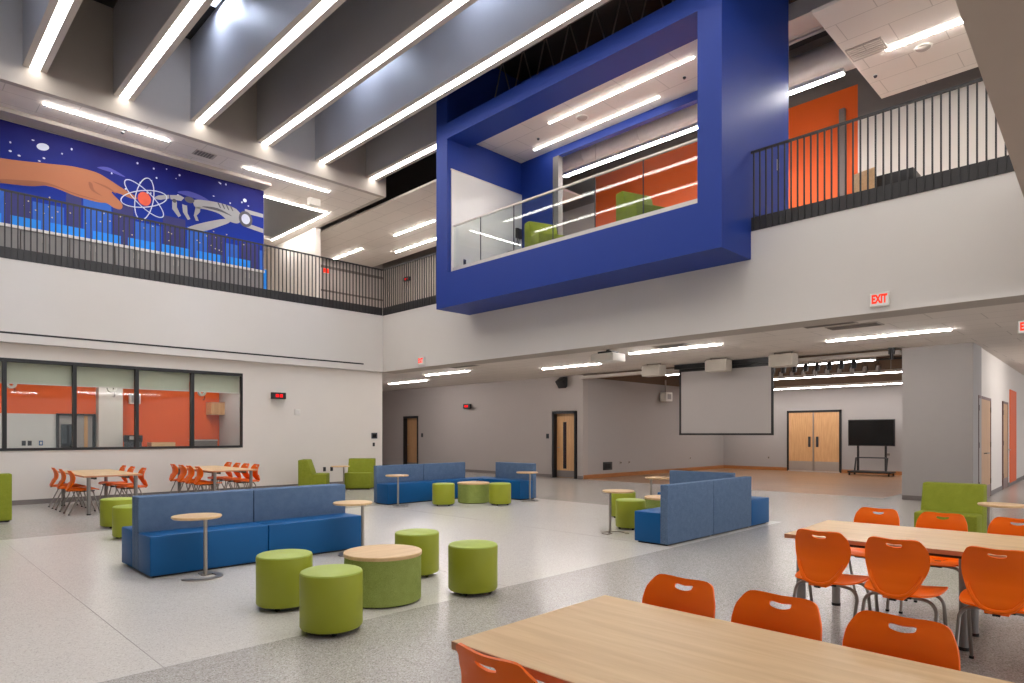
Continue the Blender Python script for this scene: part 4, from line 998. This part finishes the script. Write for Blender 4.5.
HO = [(x * 0.8, 0.746 + (z - 0.752) * 0.85) for x, z in cat([(-0.05, 0.768), (0.0, 0.764), (0.05, 0.768), (0.056, 0.757), (0.045, 0.745), (0.0, 0.738), (-0.045, 0.745), (-0.056, 0.757)], 3)]
prof = [(0.40, -0.255), (0.45, -0.262), (0.52, -0.235), (0.60, -0.205), (0.66, -0.203), (0.72, -0.218), (0.78, -0.245), (0.84, -0.275)]
def backf(x, z):
    for (z0, y0), (z1, y1) in zip(prof, prof[1:]):
        if z <= z1 or z1 == prof[-1][0]:
            t = (z - z0) / (z1 - z0); t = max(-.5, min(1.5, t)); s = t * t * (3 - 2 * t) if 0 <= t <= 1 else t
            y = y0 + (y1 - y0) * s; break
    return (x, y + 1.1 * x * x, z)
SO = cat([(-0.17, -0.2), (-0.1, -0.245), (0.1, -0.245), (0.17, -0.2), (0.212, -0.08), (0.222, 0.06), (0.21, 0.17), (0.16, 0.212), (0.0, 0.222), (-0.16, 0.212), (-0.21, 0.17), (-0.222, 0.06), (-0.212, -0.08)], 4)
def seatf(x, y):
    z = 0.438 + 0.35 * x * x - 0.03 * math.exp(-((y + 0.06) / 0.13) ** 2) * (1 - (x / .25) ** 2)
    if y > 0.12: z -= 1.6 * (y - 0.12) ** 2
    if y < -0.16: z += 0.9 * (y + 0.16) ** 2
    return (x, y, z)
def arc_leg(sx, y0, y1):
    wd = 0.066 if y1 < 0 else 0.06; bx_ = 0.14 + wd
    pts = [(sx * 0.03, y0, 0.408), (sx * 0.1, y0, 0.405)]
    for k in range(7):
        t = k / 6 * PI / 2
        pts.append((sx * (0.14 + wd * math.sin(t)), y0 + (y1 - y0) * 0.12 * k / 6, 0.40 - 0.075 * (1 - math.cos(t))))
    pts.append((sx * bx_, y0 + (y1 - y0) * 0.55, 0.17)); pts.append((sx * bx_, y1, 0.012))
    return MB().tube(pts, 0.0112, 10)
def make_chair(label):
    o = thing('shell_chair', label, 'chair', (0, 0, 0), 0, 'orange shell chairs')
    sheet(BO, HO, 0.028, backf, 0.009).build('backrest', M_chair, o, 50)
    st_ = sheet(SO, None, 0.032, seatf, 0.010).build('seat', M_chair, o, 50)
    # moulded spine ridge that joins the back to the seat
    rp_ = [(0.15, 0.565), (0.136, 0.53), (0.11, 0.487), (0.08, 0.453), (0.04, 0.436), (0.0, 0.431)]
    q = MB(); q.tube([(sx_ * x_, backf(x_, z_)[1] - 0.007, z_) for sx_, x_, z_ in [(-1, a_, b_) for a_, b_ in rp_] + [(1, a_, b_) for a_, b_ in reversed(rp_[:-1])]], 0.0115, 8)
    q.box(-0.06, -0.26, 0.412, 0.06, -0.12, 0.428, 0.006); q.build('spine', M_chair, o)
    B(-0.018, -0.268, 0.405, 0.018, -0.245, 0.416).build('bumper', M_rubber, o)
    B(-0.07, -0.12, 0.396, 0.07, 0.16, 0.414, 0.004).build('seat_mount', M_black, o)
    for (sx, y0, y1) in ((-1, -0.1, -0.265), (1, -0.1, -0.265), (-1, 0.11, 0.215), (1, 0.11, 0.215)):
        lg_ = arc_leg(sx, y0, y1).build('leg', M_chrome, o)
        gx = sx * (0.206 if y1 < 0 else 0.2)
        MB().cyl((gx, y1, 0), (gx, y1, 0.016), 0.014, 10).build('foot_glide', M_rubber, lg_)
    return o
FXp, FXm = -PI / 2, PI / 2          # facing +x, facing -x
ch = make_chair('orange shell chair nearest the viewer, at the corner of the front table'); ch.location = (1.55, 1.43, 0); ch.rotation_euler = (0, 0, FXp)
def chairs(lst):
    for (x, y, rz, lab) in lst: dup(ch, (x, y, 0), rz + random.uniform(-0.025, 0.025), lab)
nn = ('first', 'second', 'third')
chairs([(2.41, 1.53, FXm, 'orange shell chair across the front table, first from its far left corner'), (2.41, 1.09, FXm, 'orange shell chair across the front table, second from its far left corner'), (2.41, 0.645, FXm, 'orange shell chair across the front table, at the lower right')])
chairs([(4.83, 1.625, FXp, 'orange shell chair on the near side of the second table, leftmost of three'), (4.81, 1.17, FXp, 'orange shell chair on the near side of the second table, middle of three'), (4.83, 0.645, FXp, 'orange shell chair on the near side of the second table, cut by the right edge')])
chairs([(6.12, 1.75, FXm, 'orange shell chair behind the second table, leftmost of three'), (6.12, 1.26, FXm, 'orange shell chair behind the second table in front of the green lounge chair'), (6.12, 0.77, FXm, 'orange shell chair behind the second table at the right edge')])
chairs([(2.80, 13.9, FXp, 'orange shell chair, left side of left wall table, nearest'), (2.80, 14.65, FXp, 'orange shell chair, left side of left wall table, middle'), (2.80, 15.33, FXp, 'orange shell chair, left side of left wall table, next to the wall')])
chairs([(3.58, 13.95, FXm, 'orange shell chair, right side of left wall table, nearest'), (3.58, 14.7, FXm, 'orange shell chair, right side of left wall table, middle'), (3.58, 15.32, FXm, 'orange shell chair, right side of left wall table, next to the wall')])
chairs([(4.98, 13.85, FXp, 'orange shell chair, left side of right wall table, nearest'), (4.98, 14.36, FXp, 'orange shell chair, left side of right wall table, second nearest'), (4.98, 14.83, FXp, 'orange shell chair, left side of right wall table, third nearest'), (4.98, 15.36, FXp, 'orange shell chair, left side of right wall table, next to the wall')])
chairs([(5.78, 13.9, FXm, 'orange shell chair, right side of right wall table, nearest'), (5.78, 14.42, FXm, 'orange shell chair, right side of right wall table, second nearest'), (5.78, 14.9, FXm, 'orange shell chair, right side of right wall table, third nearest'), (5.78, 15.4, FXm, 'orange shell chair, right side of right wall table, next to the wall')])

# ------------------------------------------------------------------ long tables
def table(label, x0, y0, x1, y1, z=0.705, mid=False, inset=0.09, ix=None, rz=0.0):
    cx, cy = (x0 + x1) / 2, (y0 + y1) / 2
    o = thing('long_table', label, 'table', (cx, cy, 0), rz, 'long maple tables')
    a, b = (x1 - x0) / 2, (y1 - y0) / 2
    B(-a + .002, -b + .002, z - 0.028, a - .002, b - .002, z, 0.002, 1).build('tabletop', M_top, o)
    q = MB(); q.box(-a, -b, z - 0.03, -a + .003, b, z - .0015); q.box(a - .003, -b, z - 0.03, a, b, z - .0015); q.box(-a, -b, z - 0.03, a, -b + .003, z - .0015); q.box(-a, b - .003, z - 0.03, a, b, z - .0015)
    q.build('edge_band', M_edge, o)
    rows = [-b + inset, b - inset] + ([0.0] if mid else [])
    for y in rows:
        ax = (ix or a - inset) if y != 0.0 else a * 0.4
        for s in (-1, 1):
            l_ = MB().cyl((s * ax, y, 0.02), (s * ax, y, z - 0.03), 0.032, 20).build('leg', M_legpaint, o)
            MB().cyl((s * ax, y, 0), (s * ax, y, 0.022), 0.034, 20).build('foot', M_rubber, l_)
    q = MB()
    for s in (-1, 1): q.box(s * (a - .2) - .02, -b + .12, z - .075, s * (a - .2) + .02, b - .12, z - .03)
    q.build('support_rail', M_black, o)
    return o
table('long maple table at the front with orange chairs', 1.50, -0.55, 2.43, 1.80, ix=0.2, rz=0.012)
table('long maple table at right between two rows of orange chairs', 4.895, -0.15, 5.94, 1.99, mid=True, rz=0.045)
table('long maple table at the white wall under the window, left one', 2.70, 13.4, 3.63, 15.7)
table('long maple table at the white wall under the window, right one', 4.90, 13.45, 5.82, 15.75)

# ------------------------------------------------------------------ soft fill light added through the side left open behind the viewer
w = bpy.data.worlds.new('World'); SC.world = w; w.use_nodes = True
bg = w.node_tree.nodes['Background']; bg.inputs[0].default_value = rgb(238, 240, 246); bg.inputs[1].default_value = 1.25

# ------------------------------------------------------------------ camera
cam = bpy.data.cameras.new('camera'); co = bpy.data.objects.new('camera', cam); C.objects.link(co)
cam.sensor_fit = 'HORIZONTAL'; cam.sensor_width = 36; cam.lens = 644 / 1024 * 36
cam.shift_y = 92.5 / 1024; cam.clip_start = 0.05; cam.clip_end = 200
co.location = (0, 0, 1.45); co.rotation_euler = (PI / 2, 0, -PI / 4)
SC.camera = co
vs_ = SC.view_settings; vs_.view_transform = 'Standard'; vs_.look = 'None'; vs_.gamma = 1; vs_.use_curve_mapping = False; vs_.exposure = 0.37
SC.cycles.max_bounces = 8; SC.cycles.diffuse_bounces = 5; SC.cycles.glossy_bounces = 4; SC.cycles.transparent_max_bounces = 12
SC.cycles.sample_clamp_indirect = 6; SC.cycles.caustics_reflective = False; SC.cycles.caustics_refractive = False
SC.cycles.use_denoising = True
